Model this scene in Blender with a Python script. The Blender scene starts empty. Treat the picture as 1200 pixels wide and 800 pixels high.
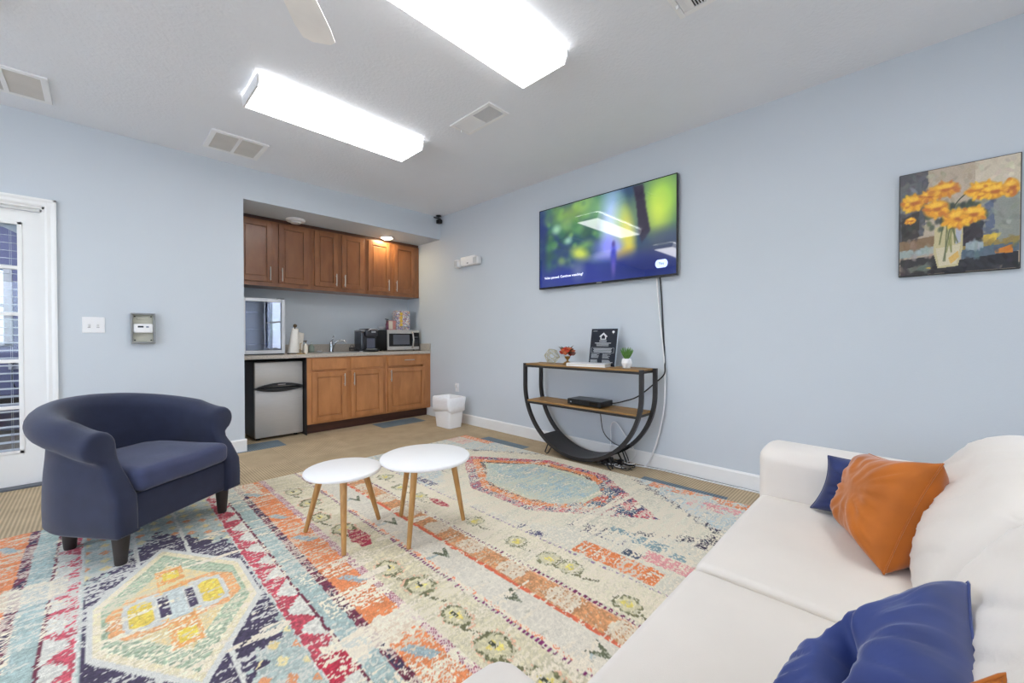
import bpy, bmesh, math, random
import numpy as np
from mathutils import Vector, Matrix, noise as mnoise

C = bpy.context.scene.collection
sc = bpy.context.scene
R = math.radians
random.seed(7)

# ---------------------------------------------------------------- camera, exposure, sky, daylight
cam_d = bpy.data.cameras.new('camera'); cam = bpy.data.objects.new('camera', cam_d); C.objects.link(cam)
cam.location = (0, 0, 1.104)
cam.rotation_euler = (R(90 - 0.624), 0, -0.7989766)
cam_d.sensor_width = 36; cam_d.lens = 472.59 / 1200 * 36; cam_d.clip_start = .02
sc.camera = cam
sc.view_settings.view_transform = 'Standard'; sc.view_settings.look = 'None'
sc.view_settings.gamma = 1; sc.view_settings.use_curve_mapping = False
sc.view_settings.exposure = -0.07
sc.cycles.use_denoising = True
sc.cycles.max_bounces = 10; sc.cycles.diffuse_bounces = 6; sc.cycles.transparent_max_bounces = 12
sc.cycles.sample_clamp_indirect = 6
LAMP = 11.5            # diffuser emission
DAY = 34.0            # window daylight, W per m2 of opening

w = bpy.data.worlds.new('sky'); sc.world = w; w.use_nodes = True
nt = w.node_tree; nt.nodes.clear()
wo = nt.nodes.new('ShaderNodeOutputWorld'); bg = nt.nodes.new('ShaderNodeBackground')
tc = nt.nodes.new('ShaderNodeTexCoord'); sp = nt.nodes.new('ShaderNodeSeparateXYZ'); rp = nt.nodes.new('ShaderNodeValToRGB')
mr = nt.nodes.new('ShaderNodeMapRange'); mr.inputs[1].default_value = -.3; mr.inputs[2].default_value = .6
rp.color_ramp.elements[0].color = (.20, .20, .24, 1); rp.color_ramp.elements[0].position = 0.0
rp.color_ramp.elements[1].color = (.84, .90, 1, 1); rp.color_ramp.elements[1].position = 1
for p_, c_ in ((.30, (.34, .33, .44, 1)), (.36, (.50, .62, .56, 1)), (.45, (.72, .74, .96, 1))):
    e = rp.color_ramp.elements.new(p_); e.color = c_
nt.links.new(tc.outputs['Generated'], sp.inputs[0]); nt.links.new(sp.outputs['Z'], mr.inputs[0])
nt.links.new(mr.outputs[0], rp.inputs[0]); nt.links.new(rp.outputs[0], bg.inputs['Color'])
bg.inputs['Strength'].default_value = 6.0
nt.links.new(bg.outputs[0], wo.inputs['Surface'])

def window_light(name, loc, rot, sx, sy, k=1.):
    d = bpy.data.lights.new(name, 'AREA'); d.shape = 'RECTANGLE'; d.size = sx; d.size_y = sy
    d.energy = DAY * k * sx * sy; d.color = (.95, .975, 1.0)
    o = bpy.data.objects.new(name, d); C.objects.link(o); o.location = loc; o.rotation_euler = rot
    return o
XB, YA, CE, YB = 3.28, 4.573, 2.743, 5.41
XL, YR = -2.9, -3.2
window_light('daylight_side', (3.46, -2.3, 1.5), (0, R(90), 0), 1.4, 1.4, .6)
window_light('daylight_rear', (1.9, -3.40, 1.5), (R(90), 0, 0), 1.4, 1.4, .2)
window_light('added_fill_left', (-3.10, 1.9, 1.5), (0, R(-90), 0), 1.4, 2.8, .6)  # added fill lamp, brightens the right wall from an added window
window_light('daylight_rear_far', (-1.4, -3.40, 1.5), (R(90), 0, 0), 1.4, 1.4, .25)

# ---------------------------------------------------------------- helpers
def lin(c):
    return tuple((v / 12.92 if v <= .04045 else ((v + .055) / 1.055) ** 2.4) for v in (x / 255 for x in c))
_M = {}
def pmat(name, rgb, rough=.5, metal=0., var=.05, vscale=6., bump=0., bscale=200., sheen=0., coat=0., stretch=None, spec=.5, detail=3.):
    if name in _M: return _M[name]
    m = bpy.data.materials.new(name); m.use_nodes = True; n = m.node_tree; b = n.nodes['Principled BSDF']
    c = lin(rgb)
    t = n.nodes.new('ShaderNodeTexCoord'); mp = n.nodes.new('ShaderNodeMapping'); nz = n.nodes.new('ShaderNodeTexNoise')
    if stretch: mp.inputs['Scale'].default_value = stretch
    nz.inputs['Scale'].default_value = vscale; nz.inputs['Detail'].default_value = detail
    ra = n.nodes.new('ShaderNodeValToRGB')
    ra.color_ramp.elements[0].position = .3; ra.color_ramp.elements[1].position = .7
    ra.color_ramp.elements[0].color = tuple(v * (1 - var) for v in c) + (1,)
    ra.color_ramp.elements[1].color = tuple(min(1, v * (1 + var)) for v in c) + (1,)
    n.links.new(t.outputs['Object'], mp.inputs[0]); n.links.new(mp.outputs[0], nz.inputs[0])
    n.links.new(nz.outputs['Fac'], ra.inputs[0]); n.links.new(ra.outputs[0], b.inputs['Base Color'])
    b.inputs['Roughness'].default_value = rough; b.inputs['Metallic'].default_value = metal
    b.inputs['Specular IOR Level'].default_value = spec
    if sheen: b.inputs['Sheen Weight'].default_value = sheen; b.inputs['Sheen Roughness'].default_value = .4
    if coat: b.inputs['Coat Weight'].default_value = coat; b.inputs['Coat Roughness'].default_value = .05
    if bump:
        n2 = n.nodes.new('ShaderNodeTexNoise'); n2.inputs['Scale'].default_value = bscale; n2.inputs['Detail'].default_value = 3
        bp = n.nodes.new('ShaderNodeBump'); bp.inputs['Strength'].default_value = bump; bp.inputs['Distance'].default_value = .004
        n.links.new(t.outputs['Object'], n2.inputs[0]); n.links.new(n2.outputs['Fac'], bp.inputs['Height']); n.links.new(bp.outputs[0], b.inputs['Normal'])
    _M[name] = m; return m

def emat(name, rgb, strength):
    if name in _M: return _M[name]
    m = bpy.data.materials.new(name); m.use_nodes = True; n = m.node_tree; b = n.nodes['Principled BSDF']
    nz = n.nodes.new('ShaderNodeTexNoise'); nz.inputs['Scale'].default_value = 3
    mx = n.nodes.new('ShaderNodeMixRGB'); c = lin(rgb)
    mx.inputs[1].default_value = tuple(v * .98 for v in c) + (1,); mx.inputs[2].default_value = c + (1,)
    n.links.new(nz.outputs['Fac'], mx.inputs[0])
    b.inputs['Base Color'].default_value = c + (1,)
    n.links.new(mx.outputs[0], b.inputs['Emission Color']); b.inputs['Emission Strength'].default_value = strength
    _M[name] = m; return m

def glassmat(name, tint=(235, 240, 245), rough=.0, ior=1.5):
    if name in _M: return _M[name]
    m = bpy.data.materials.new(name); m.use_nodes = True; n = m.node_tree; n.nodes.clear()
    o = n.nodes.new('ShaderNodeOutputMaterial'); t = n.nodes.new('ShaderNodeBsdfTransparent'); g = n.nodes.new('ShaderNodeBsdfGlossy')
    f = n.nodes.new('ShaderNodeFresnel'); ge = n.nodes.new('ShaderNodeNewGeometry'); mi = n.nodes.new('ShaderNodeMix')
    mi.inputs[2].default_value = ior; mi.inputs[3].default_value = 1 / ior; n.links.new(ge.outputs['Backfacing'], mi.inputs[0]); n.links.new(mi.outputs[0], f.inputs[0])   # thin pane: same reflectance on both faces
    f.inputs[0].default_value = ior; mx = n.nodes.new('ShaderNodeMixShader')
    nz = n.nodes.new('ShaderNodeTexNoise'); nz.inputs['Scale'].default_value = 2.
    mc = n.nodes.new('ShaderNodeMixRGB'); c = lin(tint)
    mc.inputs[1].default_value = tuple(v * .97 for v in c) + (1,); mc.inputs[2].default_value = c + (1,)
    n.links.new(nz.outputs['Fac'], mc.inputs[0]); n.links.new(mc.outputs[0], t.inputs[0])
    g.inputs['Roughness'].default_value = rough
    n.links.new(f.outputs[0], mx.inputs[0]); n.links.new(t.outputs[0], mx.inputs[1]); n.links.new(g.outputs[0], mx.inputs[2])
    n.links.new(mx.outputs[0], o.inputs[0]); _M[name] = m; return m

def wood(name, c1, c2, rough=.4, stretch=(1, 1, 12), scale=3., coat=0., rings=0.):
    if name in _M: return _M[name]
    m = bpy.data.materials.new(name); m.use_nodes = True; n = m.node_tree; b = n.nodes['Principled BSDF']
    t = n.nodes.new('ShaderNodeTexCoord'); mp = n.nodes.new('ShaderNodeMapping'); mp.inputs['Scale'].default_value = stretch
    oi = n.nodes.new('ShaderNodeObjectInfo'); ad = n.nodes.new('ShaderNodeVectorMath'); ad.operation = 'ADD'
    nz = n.nodes.new('ShaderNodeTexNoise'); nz.inputs['Scale'].default_value = scale; nz.inputs['Detail'].default_value = 6; nz.inputs['Distortion'].default_value = .4
    ra = n.nodes.new('ShaderNodeValToRGB'); ra.color_ramp.elements[0].position = .3; ra.color_ramp.elements[1].position = .72
    ra.color_ramp.elements[0].color = lin(c1) + (1,); ra.color_ramp.elements[1].color = lin(c2) + (1,)
    n.links.new(t.outputs['Object'], mp.inputs[0]); n.links.new(mp.outputs[0], ad.inputs[0])
    ml = n.nodes.new('ShaderNodeMath'); ml.operation = 'MULTIPLY'; ml.inputs[1].default_value = 20
    n.links.new(oi.outputs['Random'], ml.inputs[0]); n.links.new(ml.outputs[0], ad.inputs[1])
    n.links.new(ad.outputs[0], nz.inputs[0]); n.links.new(nz.outputs['Fac'], ra.inputs[0]); n.links.new(ra.outputs[0], b.inputs['Base Color'])
    bp = n.nodes.new('ShaderNodeBump'); bp.inputs['Strength'].default_value = .06; bp.inputs['Distance'].default_value = .002
    n.links.new(nz.outputs['Fac'], bp.inputs['Height']); n.links.new(bp.outputs[0], b.inputs['Normal'])
    b.inputs['Roughness'].default_value = rough
    if coat: b.inputs['Coat Weight'].default_value = coat; b.inputs['Coat Roughness'].default_value = .15
    _M[name] = m; return m

def vcmat(name, rough=.9, fleck=.25, fscale=300., bump=.6, emit=0., coat=0., sheen=0., spec=.5):
    """material reading the pattern colours woven / painted / shown on a surface"""
    m = bpy.data.materials.new(name); m.use_nodes = True; n = m.node_tree; b = n.nodes['Principled BSDF']
    a = n.nodes.new('ShaderNodeVertexColor'); a.layer_name = 'Col'
    t = n.nodes.new('ShaderNodeTexCoord'); nz = n.nodes.new('ShaderNodeTexNoise'); nz.inputs['Scale'].default_value = fscale; nz.inputs['Detail'].default_value = 2
    mr = n.nodes.new('ShaderNodeMapRange'); mr.inputs[1].default_value = .3; mr.inputs[2].default_value = .7
    mr.inputs[3].default_value = 1 - fleck; mr.inputs[4].default_value = 1 + fleck * .6
    hs = n.nodes.new('ShaderNodeVectorMath'); hs.operation = 'SCALE'
    n.links.new(t.outputs['Object'], nz.inputs[0]); n.links.new(nz.outputs['Fac'], mr.inputs[0])
    n.links.new(a.outputs[0], hs.inputs[0]); n.links.new(mr.outputs[0], hs.inputs['Scale'])
    b.inputs['Roughness'].default_value = rough; b.inputs['Specular IOR Level'].default_value = spec
    if emit:
        b.inputs['Base Color'].default_value = (.005, .005, .006, 1)
        n.links.new(hs.outputs[0], b.inputs['Emission Color']); b.inputs['Emission Strength'].default_value = emit
    else:
        n.links.new(hs.outputs[0], b.inputs['Base Color'])
    if coat: b.inputs['Coat Weight'].default_value = coat; b.inputs['Coat Roughness'].default_value = .04
    if sheen: b.inputs['Sheen Weight'].default_value = sheen
    if bump:
        bp = n.nodes.new('ShaderNodeBump'); bp.inputs['Strength'].default_value = bump; bp.inputs['Distance'].default_value = .004
        n.links.new(nz.outputs['Fac'], bp.inputs['Height']); n.links.new(bp.outputs[0], b.inputs['Normal'])
    return m

def origin(o):
    v = Vector((0, 0, 0))
    while o is not None:
        v += Vector(o.location); o = o.parent
    return v

class MB:
    """collects shapes (in world or local coordinates) into one mesh"""
    def __init__(s): s.bm = bmesh.new()
    def _add(s, verts, faces):
        vs = [s.bm.verts.new(v) for v in verts]; out = []
        for f in faces:
            try: out.append(s.bm.faces.new([vs[i] for i in f]))
            except ValueError: pass
        return vs, out
    def box(s, x0, x1, y0, y1, z0, z1, bev=0., seg=2):
        x0, x1 = min(x0, x1), max(x0, x1); y0, y1 = min(y0, y1), max(y0, y1); z0, z1 = min(z0, z1), max(z0, z1)
        v = [(x0, y0, z0), (x1, y0, z0), (x1, y1, z0), (x0, y1, z0), (x0, y0, z1), (x1, y0, z1), (x1, y1, z1), (x0, y1, z1)]
        f = [(3, 2, 1, 0), (4, 5, 6, 7), (0, 1, 5, 4), (1, 2, 6, 5), (2, 3, 7, 6), (3, 0, 4, 7)]
        vs, fs = s._add(v, f)
        if bev:
            es = list({e for q in fs for e in q.edges})
            bmesh.ops.bevel(s.bm, geom=es, offset=min(bev, .49 * min(x1 - x0, y1 - y0, z1 - z0)), segments=seg, profile=.5, affect='EDGES')
        return s
    def tube(s, pts, r, seg=8, cap=True, closed=False):
        pts = [Vector(p) for p in pts]; n = len(pts); rings = []; up = None
        for i, p in enumerate(pts):
            a = pts[(i - 1) % n] if (i or closed) else p; b = pts[(i + 1) % n] if (i < n - 1 or closed) else p
            d = (b - a).normalized()
            if up is None:
                up = Vector((0, 0, 1)) if abs(d.z) < .9 else Vector((1, 0, 0))
            u = (up - d * up.dot(d))
            if u.length < 1e-6: u = d.orthogonal()
            u.normalize(); up = u; v = d.cross(u)
            rr = r[i] if isinstance(r, (list, tuple)) else r
            rings.append([s.bm.verts.new(p + (u * math.cos(2 * math.pi * k / seg) + v * math.sin(2 * math.pi * k / seg)) * rr) for k in range(seg)])
        for i in range(n if closed else n - 1):
            A, B = rings[i], rings[(i + 1) % n]
            for k in range(seg): s.bm.faces.new((A[k], A[(k + 1) % seg], B[(k + 1) % seg], B[k]))
        if cap and not closed:
            s.bm.faces.new(rings[0][::-1]); s.bm.faces.new(rings[-1])
        return s
    def lathe(s, prof, c=(0, 0, 0), seg=32, axis='Z', capb=True, capt=True):
        rings = []
        for r, h in prof:
            ring = []
            for k in range(seg):
                a = 2 * math.pi * k / seg; x, y = r * math.cos(a), r * math.sin(a)
                p = (x, y, h) if axis == 'Z' else ((x, h, y) if axis == 'Y' else (h, x, y))
                ring.append(s.bm.verts.new((c[0] + p[0], c[1] + p[1], c[2] + p[2])))
            rings.append(ring)
        for A, B in zip(rings, rings[1:]):
            for k in range(seg): s.bm.faces.new((A[k], A[(k + 1) % seg], B[(k + 1) % seg], B[k]))
        if capb: s.bm.faces.new(rings[0][::-1])
        if capt: s.bm.faces.new(rings[-1])
        return s
    def prism(s, poly, fn, d0, d1):
        """poly: 2D points; fn(a,b,d) -> 3D"""
        n = len(poly); A = [s.bm.verts.new(fn(a, b, d0)) for a, b in poly]; B = [s.bm.verts.new(fn(a, b, d1)) for a, b in poly]
        s.bm.faces.new(A[::-1]); s.bm.faces.new(B)
        for k in range(n): s.bm.faces.new((A[k], A[(k + 1) % n], B[(k + 1) % n], B[k]))
        return s
    def ball(s, c, r, sub=2, sc_=(1, 1, 1)):
        m = Matrix.Translation(c) @ Matrix.Diagonal((*[r * q for q in sc_], 1))
        bmesh.ops.create_icosphere(s.bm, subdivisions=sub, radius=1, matrix=m); return s
    def grid(s, pts, wrap=False):
        rows = [[s.bm.verts.new(p) for p in row] for row in pts]
        for A, B in zip(rows, rows[1:]):
            n = len(A)
            for k in range(n if wrap else n - 1): s.bm.faces.new((A[k], A[(k + 1) % n], B[(k + 1) % n], B[k]))
        return rows
    def soft(s, x0, x1, y0, y1, z0, z1, r, n=16, fn=None):
        """box with rounded edges, finely divided, optionally deformed by fn(p, u, v, w)"""
        c = Vector(((x0 + x1) / 2, (y0 + y1) / 2, (z0 + z1) / 2)); h = Vector(((x1 - x0) / 2, (y1 - y0) / 2, (z1 - z0) / 2))
        def axis(hh):
            k = max(2, int(n * hh / max(h))); rr = min(r, hh * .999)
            inner = [-(hh - rr) + 2 * (hh - rr) * i / k for i in range(k + 1)]
            arc = [math.tan(R(a)) for a in (45, 31, 16)]
            return [-(hh - rr) - rr * t for t in arc] + inner + [(hh - rr) + rr * t for t in arc[::-1]]
        ax = [axis(h[i]) for i in range(3)]
        vm = {}
        def vert(p):
            key = tuple(round(q, 6) for q in p)
            if key in vm: return vm[key]
            q = Vector(p); core = Vector([max(-(h[i] - min(r, h[i] * .999)), min(h[i] - min(r, h[i] * .999), q[i])) for i in range(3)])
            d = q - core
            if d.length > 1e-9: q = core + d.normalized() * min(r, max(abs(d.x), abs(d.y), abs(d.z)) if False else r)
            P = c + q
            if fn: P = Vector(fn(P, p[0] / h[0], p[1] / h[1], p[2] / h[2]))
            vm[key] = s.bm.verts.new(P); return vm[key]
        for a in range(3):
            b, d = (a + 1) % 3, (a + 2) % 3
            for sg in (-1, 1):
                for i in range(len(ax[b]) - 1):
                    for j in range(len(ax[d]) - 1):
                        q = []
                        for (ii, jj) in ((i, j), (i + 1, j), (i + 1, j + 1), (i, j + 1)):
                            p = [0, 0, 0]; p[a] = sg * h[a]; p[b] = ax[b][ii]; p[d] = ax[d][jj]; q.append(vert(p))
                        if sg < 0: q = q[::-1]
                        if len(set(q)) == 4:
                            try: s.bm.faces.new(q)
                            except ValueError: pass
        return s
    def build(s, name, mat, parent=None, smooth=False, local=False, angle=None):
        if not local and parent is not None:
            o_ = origin(parent); bmesh.ops.translate(s.bm, verts=s.bm.verts, vec=-o_)
        bmesh.ops.recalc_face_normals(s.bm, faces=s.bm.faces)
        me = bpy.data.meshes.new(name); s.bm.to_mesh(me); s.bm.free()
        me.materials.append(mat); o = bpy.data.objects.new(name, me); C.objects.link(o)
        if smooth:
            for p in me.polygons: p.use_smooth = True
            if angle: me.set_sharp_from_angle(angle=R(angle))
        if parent is not None: o.parent = parent
        return o

def thing(name, label, cat, loc=(0, 0, 0), rz=0., group=None):
    o = bpy.data.objects.new(name, None); C.objects.link(o); o.location = loc; o.rotation_euler = (0, 0, rz)
    o.empty_display_size = .05; o['label'] = label; o['category'] = cat
    if group: o['group'] = group
    return o
def tag(o, label, cat, group=None):
    o['label'] = label; o['category'] = cat
    if group: o['group'] = group
    return o
def struct(o): o['kind'] = 'structure'; return o
def dup(root, label, loc=None):
    c = root.copy(); C.objects.link(c); c['label'] = label
    if loc is not None: c.location = loc
    for ch in list(root.children):
        k = ch.copy(); C.objects.link(k); k.parent = c
        for g in list(ch.children):
            q = g.copy(); C.objects.link(q); q.parent = k
    return c
def text(body, name, loc, rot, size, mat, parent, align='LEFT', ext=.0008):
    cu = bpy.data.curves.new(name, 'FONT'); cu.body = body; cu.size = size; cu.extrude = ext; cu.align_x = align; cu.align_y = 'CENTER'
    cu.materials.append(mat); tmp = bpy.data.objects.new(name + '_curve', cu); C.objects.link(tmp)
    bpy.context.view_layer.update(); me = bpy.data.meshes.new_from_object(tmp); bpy.data.objects.remove(tmp); me.name = name
    o = bpy.data.objects.new(name, me); C.objects.link(o)
    o.location = Vector(loc) - origin(parent); o.rotation_euler = rot; o.parent = parent
    return o
def colour_mesh(name, verts, faces, cols, mat, parent=None, smooth=False):
    """mesh from arrays with a per-point colour layer (linear RGB)"""
    me = bpy.data.meshes.new(name)
    v = np.asarray(verts, dtype=np.float32)
    if parent is not None: v = v - np.array(origin(parent), dtype=np.float32)
    f = np.asarray(faces, dtype=np.int32); k = f.shape[1]
    me.vertices.add(len(v)); me.vertices.foreach_set('co', v.ravel())
    me.loops.add(f.size); me.loops.foreach_set('vertex_index', f.ravel())
    me.polygons.add(len(f)); me.polygons.foreach_set('loop_start', np.arange(0, f.size, k, dtype=np.int32))
    me.update(calc_edges=True)
    ca = me.color_attributes.new('Col', 'FLOAT_COLOR', 'POINT')
    ca.data.foreach_set('color', np.concatenate([np.asarray(cols, dtype=np.float32).reshape(-1, 3), np.ones((len(v), 1), np.float32)], 1).ravel())
    if smooth: me.polygons.foreach_set('use_smooth', np.ones(len(f), dtype=bool))
    me.materials.append(mat); me.validate()
    o = bpy.data.objects.new(name, me); C.objects.link(o)
    if parent is not None: o.parent = parent
    return o
def nlin(a):
    a = np.asarray(a, dtype=np.float64) / 255.; return np.where(a <= .04045, a / 12.92, ((a + .055) / 1.055) ** 2.4)
rng = np.random.default_rng(11)
def vnoise(x, y, sx, sy, seed):
    """smooth value noise"""
    g = np.random.default_rng(seed).random((257, 257)); u = x / sx; v = y / sy
    i = np.floor(u).astype(int); j = np.floor(v).astype(int); fu = u - i; fv = v - j
    fu = fu * fu * (3 - 2 * fu); fv = fv * fv * (3 - 2 * fv); i %= 256; j %= 256
    return g[i, j] * (1 - fu) * (1 - fv) + g[i + 1, j] * fu * (1 - fv) + g[i, j + 1] * (1 - fu) * fv + g[i + 1, j + 1] * fu * fv
def bez(pts, n=8):
    P_ = [Vector(p) for p in pts]; out = []
    for i in range(len(P_) - 1):
        p0, p1, p2, p3 = P_[max(i - 1, 0)], P_[i], P_[i + 1], P_[min(i + 2, len(P_) - 1)]
        for k in range(n):
            u = k / n; out.append(.5 * ((2 * p1) + (p2 - p0) * u + (2 * p0 - 5 * p1 + 4 * p2 - p3) * u * u + (3 * p1 - p0 - 3 * p2 + p3) * u ** 3))
    return out + [P_[-1]]
def fold(p, s, amp, seed=0.):
    return mnoise.noise(Vector((p[0] * s[0] + seed, p[1] * s[1], p[2] * s[2]))) * amp

# ---------------------------------------------------------------- materials
WALL = pmat('wall_paint', (203, 210, 216), .75, var=.012, vscale=1.5, bump=.12, bscale=110)
CEIL = pmat('ceiling_paint', (232, 235, 240), .85, var=.015, vscale=2, bump=.75, bscale=48)
WHITE = pmat('white_trim_paint', (238, 238, 236), .4, var=.01)
PLASTIC = pmat('white_plastic', (238, 238, 238), .35, var=.01)
BLACK = pmat('black_plastic', (20, 20, 22), .3, var=.1)
BLACKM = pmat('black_matte_metal', (40, 38, 38), .45, var=.1, vscale=20)
STEEL = pmat('brushed_steel', (196, 193, 188), .42, metal=.35, var=.05, vscale=12, stretch=(1, 1, 40))
CHROME = pmat('chrome', (205, 207, 210), .12, metal=1., var=.03)
NICKEL = pmat('satin_nickel', (205, 200, 192), .28, metal=.9, var=.03)
BRASS = pmat('brushed_brass', (176, 140, 78), .3, metal=.85, var=.05)
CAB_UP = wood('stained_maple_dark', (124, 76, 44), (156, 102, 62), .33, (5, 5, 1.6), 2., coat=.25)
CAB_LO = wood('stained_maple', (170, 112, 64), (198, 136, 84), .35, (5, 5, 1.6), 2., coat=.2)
TOE = wood('dark_toe_wood', (66, 38, 26), (86, 52, 36), .5, (1, 14, 14), 2.)
OAK = wood('natural_oak', (168, 122, 66), (200, 154, 94), .45, (20, 20, 2), 3.)
SHELFWOOD = wood('rustic_shelf_wood', (122, 90, 48), (174, 134, 78), .5, (12, 1.2, 12), 3.)
LAMINATE = pmat('speckled_laminate', (186, 177, 165), .4, var=.22, vscale=90, detail=4)
SOFA = pmat('cream_velvet_fabric', (226, 219, 210), .8, var=.025, vscale=5, bump=.12, bscale=420, sheen=.25)
CHAIRF = pmat('navy_woven_fabric', (40, 46, 69), .9, var=.10, vscale=14, bump=.35, bscale=600, sheen=.25)
DARKLEG = pmat('dark_brown_wood_leg', (50, 44, 42), .5, var=.12, vscale=30)
ORANGE = pmat('rust_velvet', (180, 97, 8), .7, var=.16, vscale=9, sheen=.4)
NAVY = pmat('navy_velvet', (24, 40, 92), .65, var=.3, vscale=14, sheen=.15)
BLUE = pmat('royal_blue_velvet', (34, 54, 116), .65, var=.2, vscale=9, sheen=.45)
GRILLE = pmat('grille_shadow', (112, 107, 102), .8)
GLASS = glassmat('clear_glass')

# ---------------------------------------------------------------- shell of the room
def wallbox(name, *boxes, mat=WALL):
    b = MB()
    for q in boxes: b.box(*q)
    return struct(b.build(name, mat))
T = .12
wallbox('wall_far', (XL - T, -1.18, YA, YA + T, 0, CE), (-1.18, -.267, YA, YA + T, 2.064, CE), (-.267, .988, YA, YA + T, 0, CE), (.988, XB, YA, YA + T, 2.437, CE),
        (.868, .988, YA + T, YB + T, 0, CE), (.988, XB, YB, YB + T, 0, CE))
wallbox('ceiling_alcove', (.988, XB, YA + T, YB, 2.437, 2.5))
wallbox('wall_right', (XB, XB + T, -1.6, YB + T, 0, CE), (XB, XB + T, YR - T, -3.0, 0, CE), (XB, XB + T, -3., -1.6, 0, .8), (XB, XB + T, -3., -1.6, 2.2, CE))
wallbox('wall_rear', (2.6, XB, YR - T, YR, 0, CE), (-.7, 1.2, YR - T, YR, 0, CE), (XL - T, -2.1, YR - T, YR, 0, CE), (1.2, 2.6, YR - T, YR, 0, .8), (1.2, 2.6, YR - T, YR, 2.2, CE),
        (-2.1, -.7, YR - T, YR, 0, .8), (-2.1, -.7, YR - T, YR, 2.2, CE))
wallbox('wall_left', (XL - T, XL, YR - T, .5, 0, CE), (XL - T, XL, 3.3, YA + T, 0, CE), (XL - T, XL, .5, 3.3, 0, .8), (XL - T, XL, .5, 3.3, 2.2, CE))
wallbox('ceiling', (XL - T, XB + T, YR - T, YB + T, CE, CE + .1), mat=CEIL)

# carpet tiles: ribbed, brown, some blue-grey half tiles
def carpet_mat():
    m = bpy.data.materials.new('ribbed_carpet_tiles'); m.use_nodes = True; n = m.node_tree; b = n.nodes['Principled BSDF']
    a = n.nodes.new('ShaderNodeVertexColor'); a.layer_name = 'Col'; rb = n.nodes.new('ShaderNodeAttribute'); rb.attribute_name = 'Rib'
    t = n.nodes.new('ShaderNodeTexCoord'); s = n.nodes.new('ShaderNodeSeparateXYZ'); n.links.new(t.outputs['Object'], s.inputs[0])
    mx = n.nodes.new('ShaderNodeMix'); n.links.new(rb.outputs['Fac'], mx.inputs[0]); n.links.new(s.outputs['X'], mx.inputs[2]); n.links.new(s.outputs['Y'], mx.inputs[3])
    m1 = n.nodes.new('ShaderNodeMath'); m1.operation = 'MULTIPLY'; m1.inputs[1].default_value = 2 * math.pi / .019; n.links.new(mx.outputs[0], m1.inputs[0])
    m2 = n.nodes.new('ShaderNodeMath'); m2.operation = 'SINE'; n.links.new(m1.outputs[0], m2.inputs[0])
    nz = n.nodes.new('ShaderNodeTexNoise'); nz.inputs['Scale'].default_value = 260; n.links.new(t.outputs['Object'], nz.inputs[0])
    n3 = n.nodes.new('ShaderNodeTexNoise'); n3.inputs['Scale'].default_value = 7; n3.inputs['Detail'].default_value = 4; n.links.new(t.outputs['Object'], n3.inputs[0])
    m3 = n.nodes.new('ShaderNodeMath'); m3.operation = 'MULTIPLY_ADD'; m3.inputs[1].default_value = .22; m3.inputs[2].default_value = .48; n.links.new(m2.outputs[0], m3.inputs[0])
    m4 = n.nodes.new('ShaderNodeMath'); m4.operation = 'MULTIPLY_ADD'; m4.inputs[1].default_value = .6; n.links.new(nz.outputs['Fac'], m4.inputs[0]); n.links.new(m3.outputs[0], m4.inputs[2])
    m5 = n.nodes.new('ShaderNodeMath'); m5.operation = 'MULTIPLY_ADD'; m5.inputs[1].default_value = .4; n.links.new(n3.outputs['Fac'], m5.inputs[0]); n.links.new(m4.outputs[0], m5.inputs[2])
    sc1 = n.nodes.new('ShaderNodeVectorMath'); sc1.operation = 'SCALE'; n.links.new(a.outputs[0], sc1.inputs[0]); n.links.new(m5.outputs[0], sc1.inputs['Scale'])
    n.links.new(sc1.outputs[0], b.inputs['Base Color']); b.inputs['Roughness'].default_value = .95; b.inputs['Specular IOR Level'].default_value = .15
    bp = n.nodes.new('ShaderNodeBump'); bp.inputs['Strength'].default_value = .4; bp.inputs['Distance'].default_value = .004
    n.links.new(m5.outputs[0], bp.inputs['Height']); n.links.new(bp.outputs[0], b.inputs['Normal'])
    return m
def make_floor():
    cell = .1525; xs = [3.02 + cell * k for k in range(-40, 4)]; ys = [4.52 + cell * k for k in range(-52, 8)]
    xs[0] = XL - T; xs[-1] = XB + T; ys[0] = YR - T; ys[-1] = YB + T
    blues = [(.73, 1.35, 4.51, 4.83), (2.40, 3.03, 4.51, 4.83), (2.71, 3.03, .85, 1.47), (2.71, 3.03, 2.68, 3.30)]
    V, F, cols, ribs = [], [], [], []
    r2 = np.random.default_rng(3); tint = r2.random((40, 40))
    for i in range(len(xs) - 1):
        for j in range(len(ys) - 1):
            cx, cy = (xs[i] + xs[i + 1]) / 2, (ys[j] + ys[j + 1]) / 2
            ti, tj = int((cx + 9.79) // .61), int((cy + 9.51) // .61)
            k = 1 + .10 * (tint[ti % 40, tj % 40] - .5)
            col = nlin((186, 166, 136)) * k
            if any(a < cx < b_ and c_ < cy < d for a, b_, c_, d in blues): col = nlin((118, 132, 142)) * k
            rib = 1. if (ti + tj) % 2 else 0.
            if cx < .9 and cy > 3.3: rib = 0.
            if cx > 2.4: rib = 1.
            b0 = len(V); V += [(xs[i], ys[j], 0), (xs[i + 1], ys[j], 0), (xs[i + 1], ys[j + 1], 0), (xs[i], ys[j + 1], 0)]
            F.append((b0, b0 + 1, b0 + 2, b0 + 3)); cols += [col] * 4; ribs += [rib] * 4
    o = colour_mesh('floor', V, F, cols, carpet_mat())
    at = o.data.attributes.new('Rib', 'FLOAT', 'POINT'); at.data.foreach_set('value', np.array(ribs, dtype=np.float32))
    struct(o)
    struct(MB().box(XL - T, XB + T, YR - T, YB + T, -.1, -.002).build('floor_slab', pmat('concrete', (120, 118, 115), .9)))
make_floor()

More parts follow.
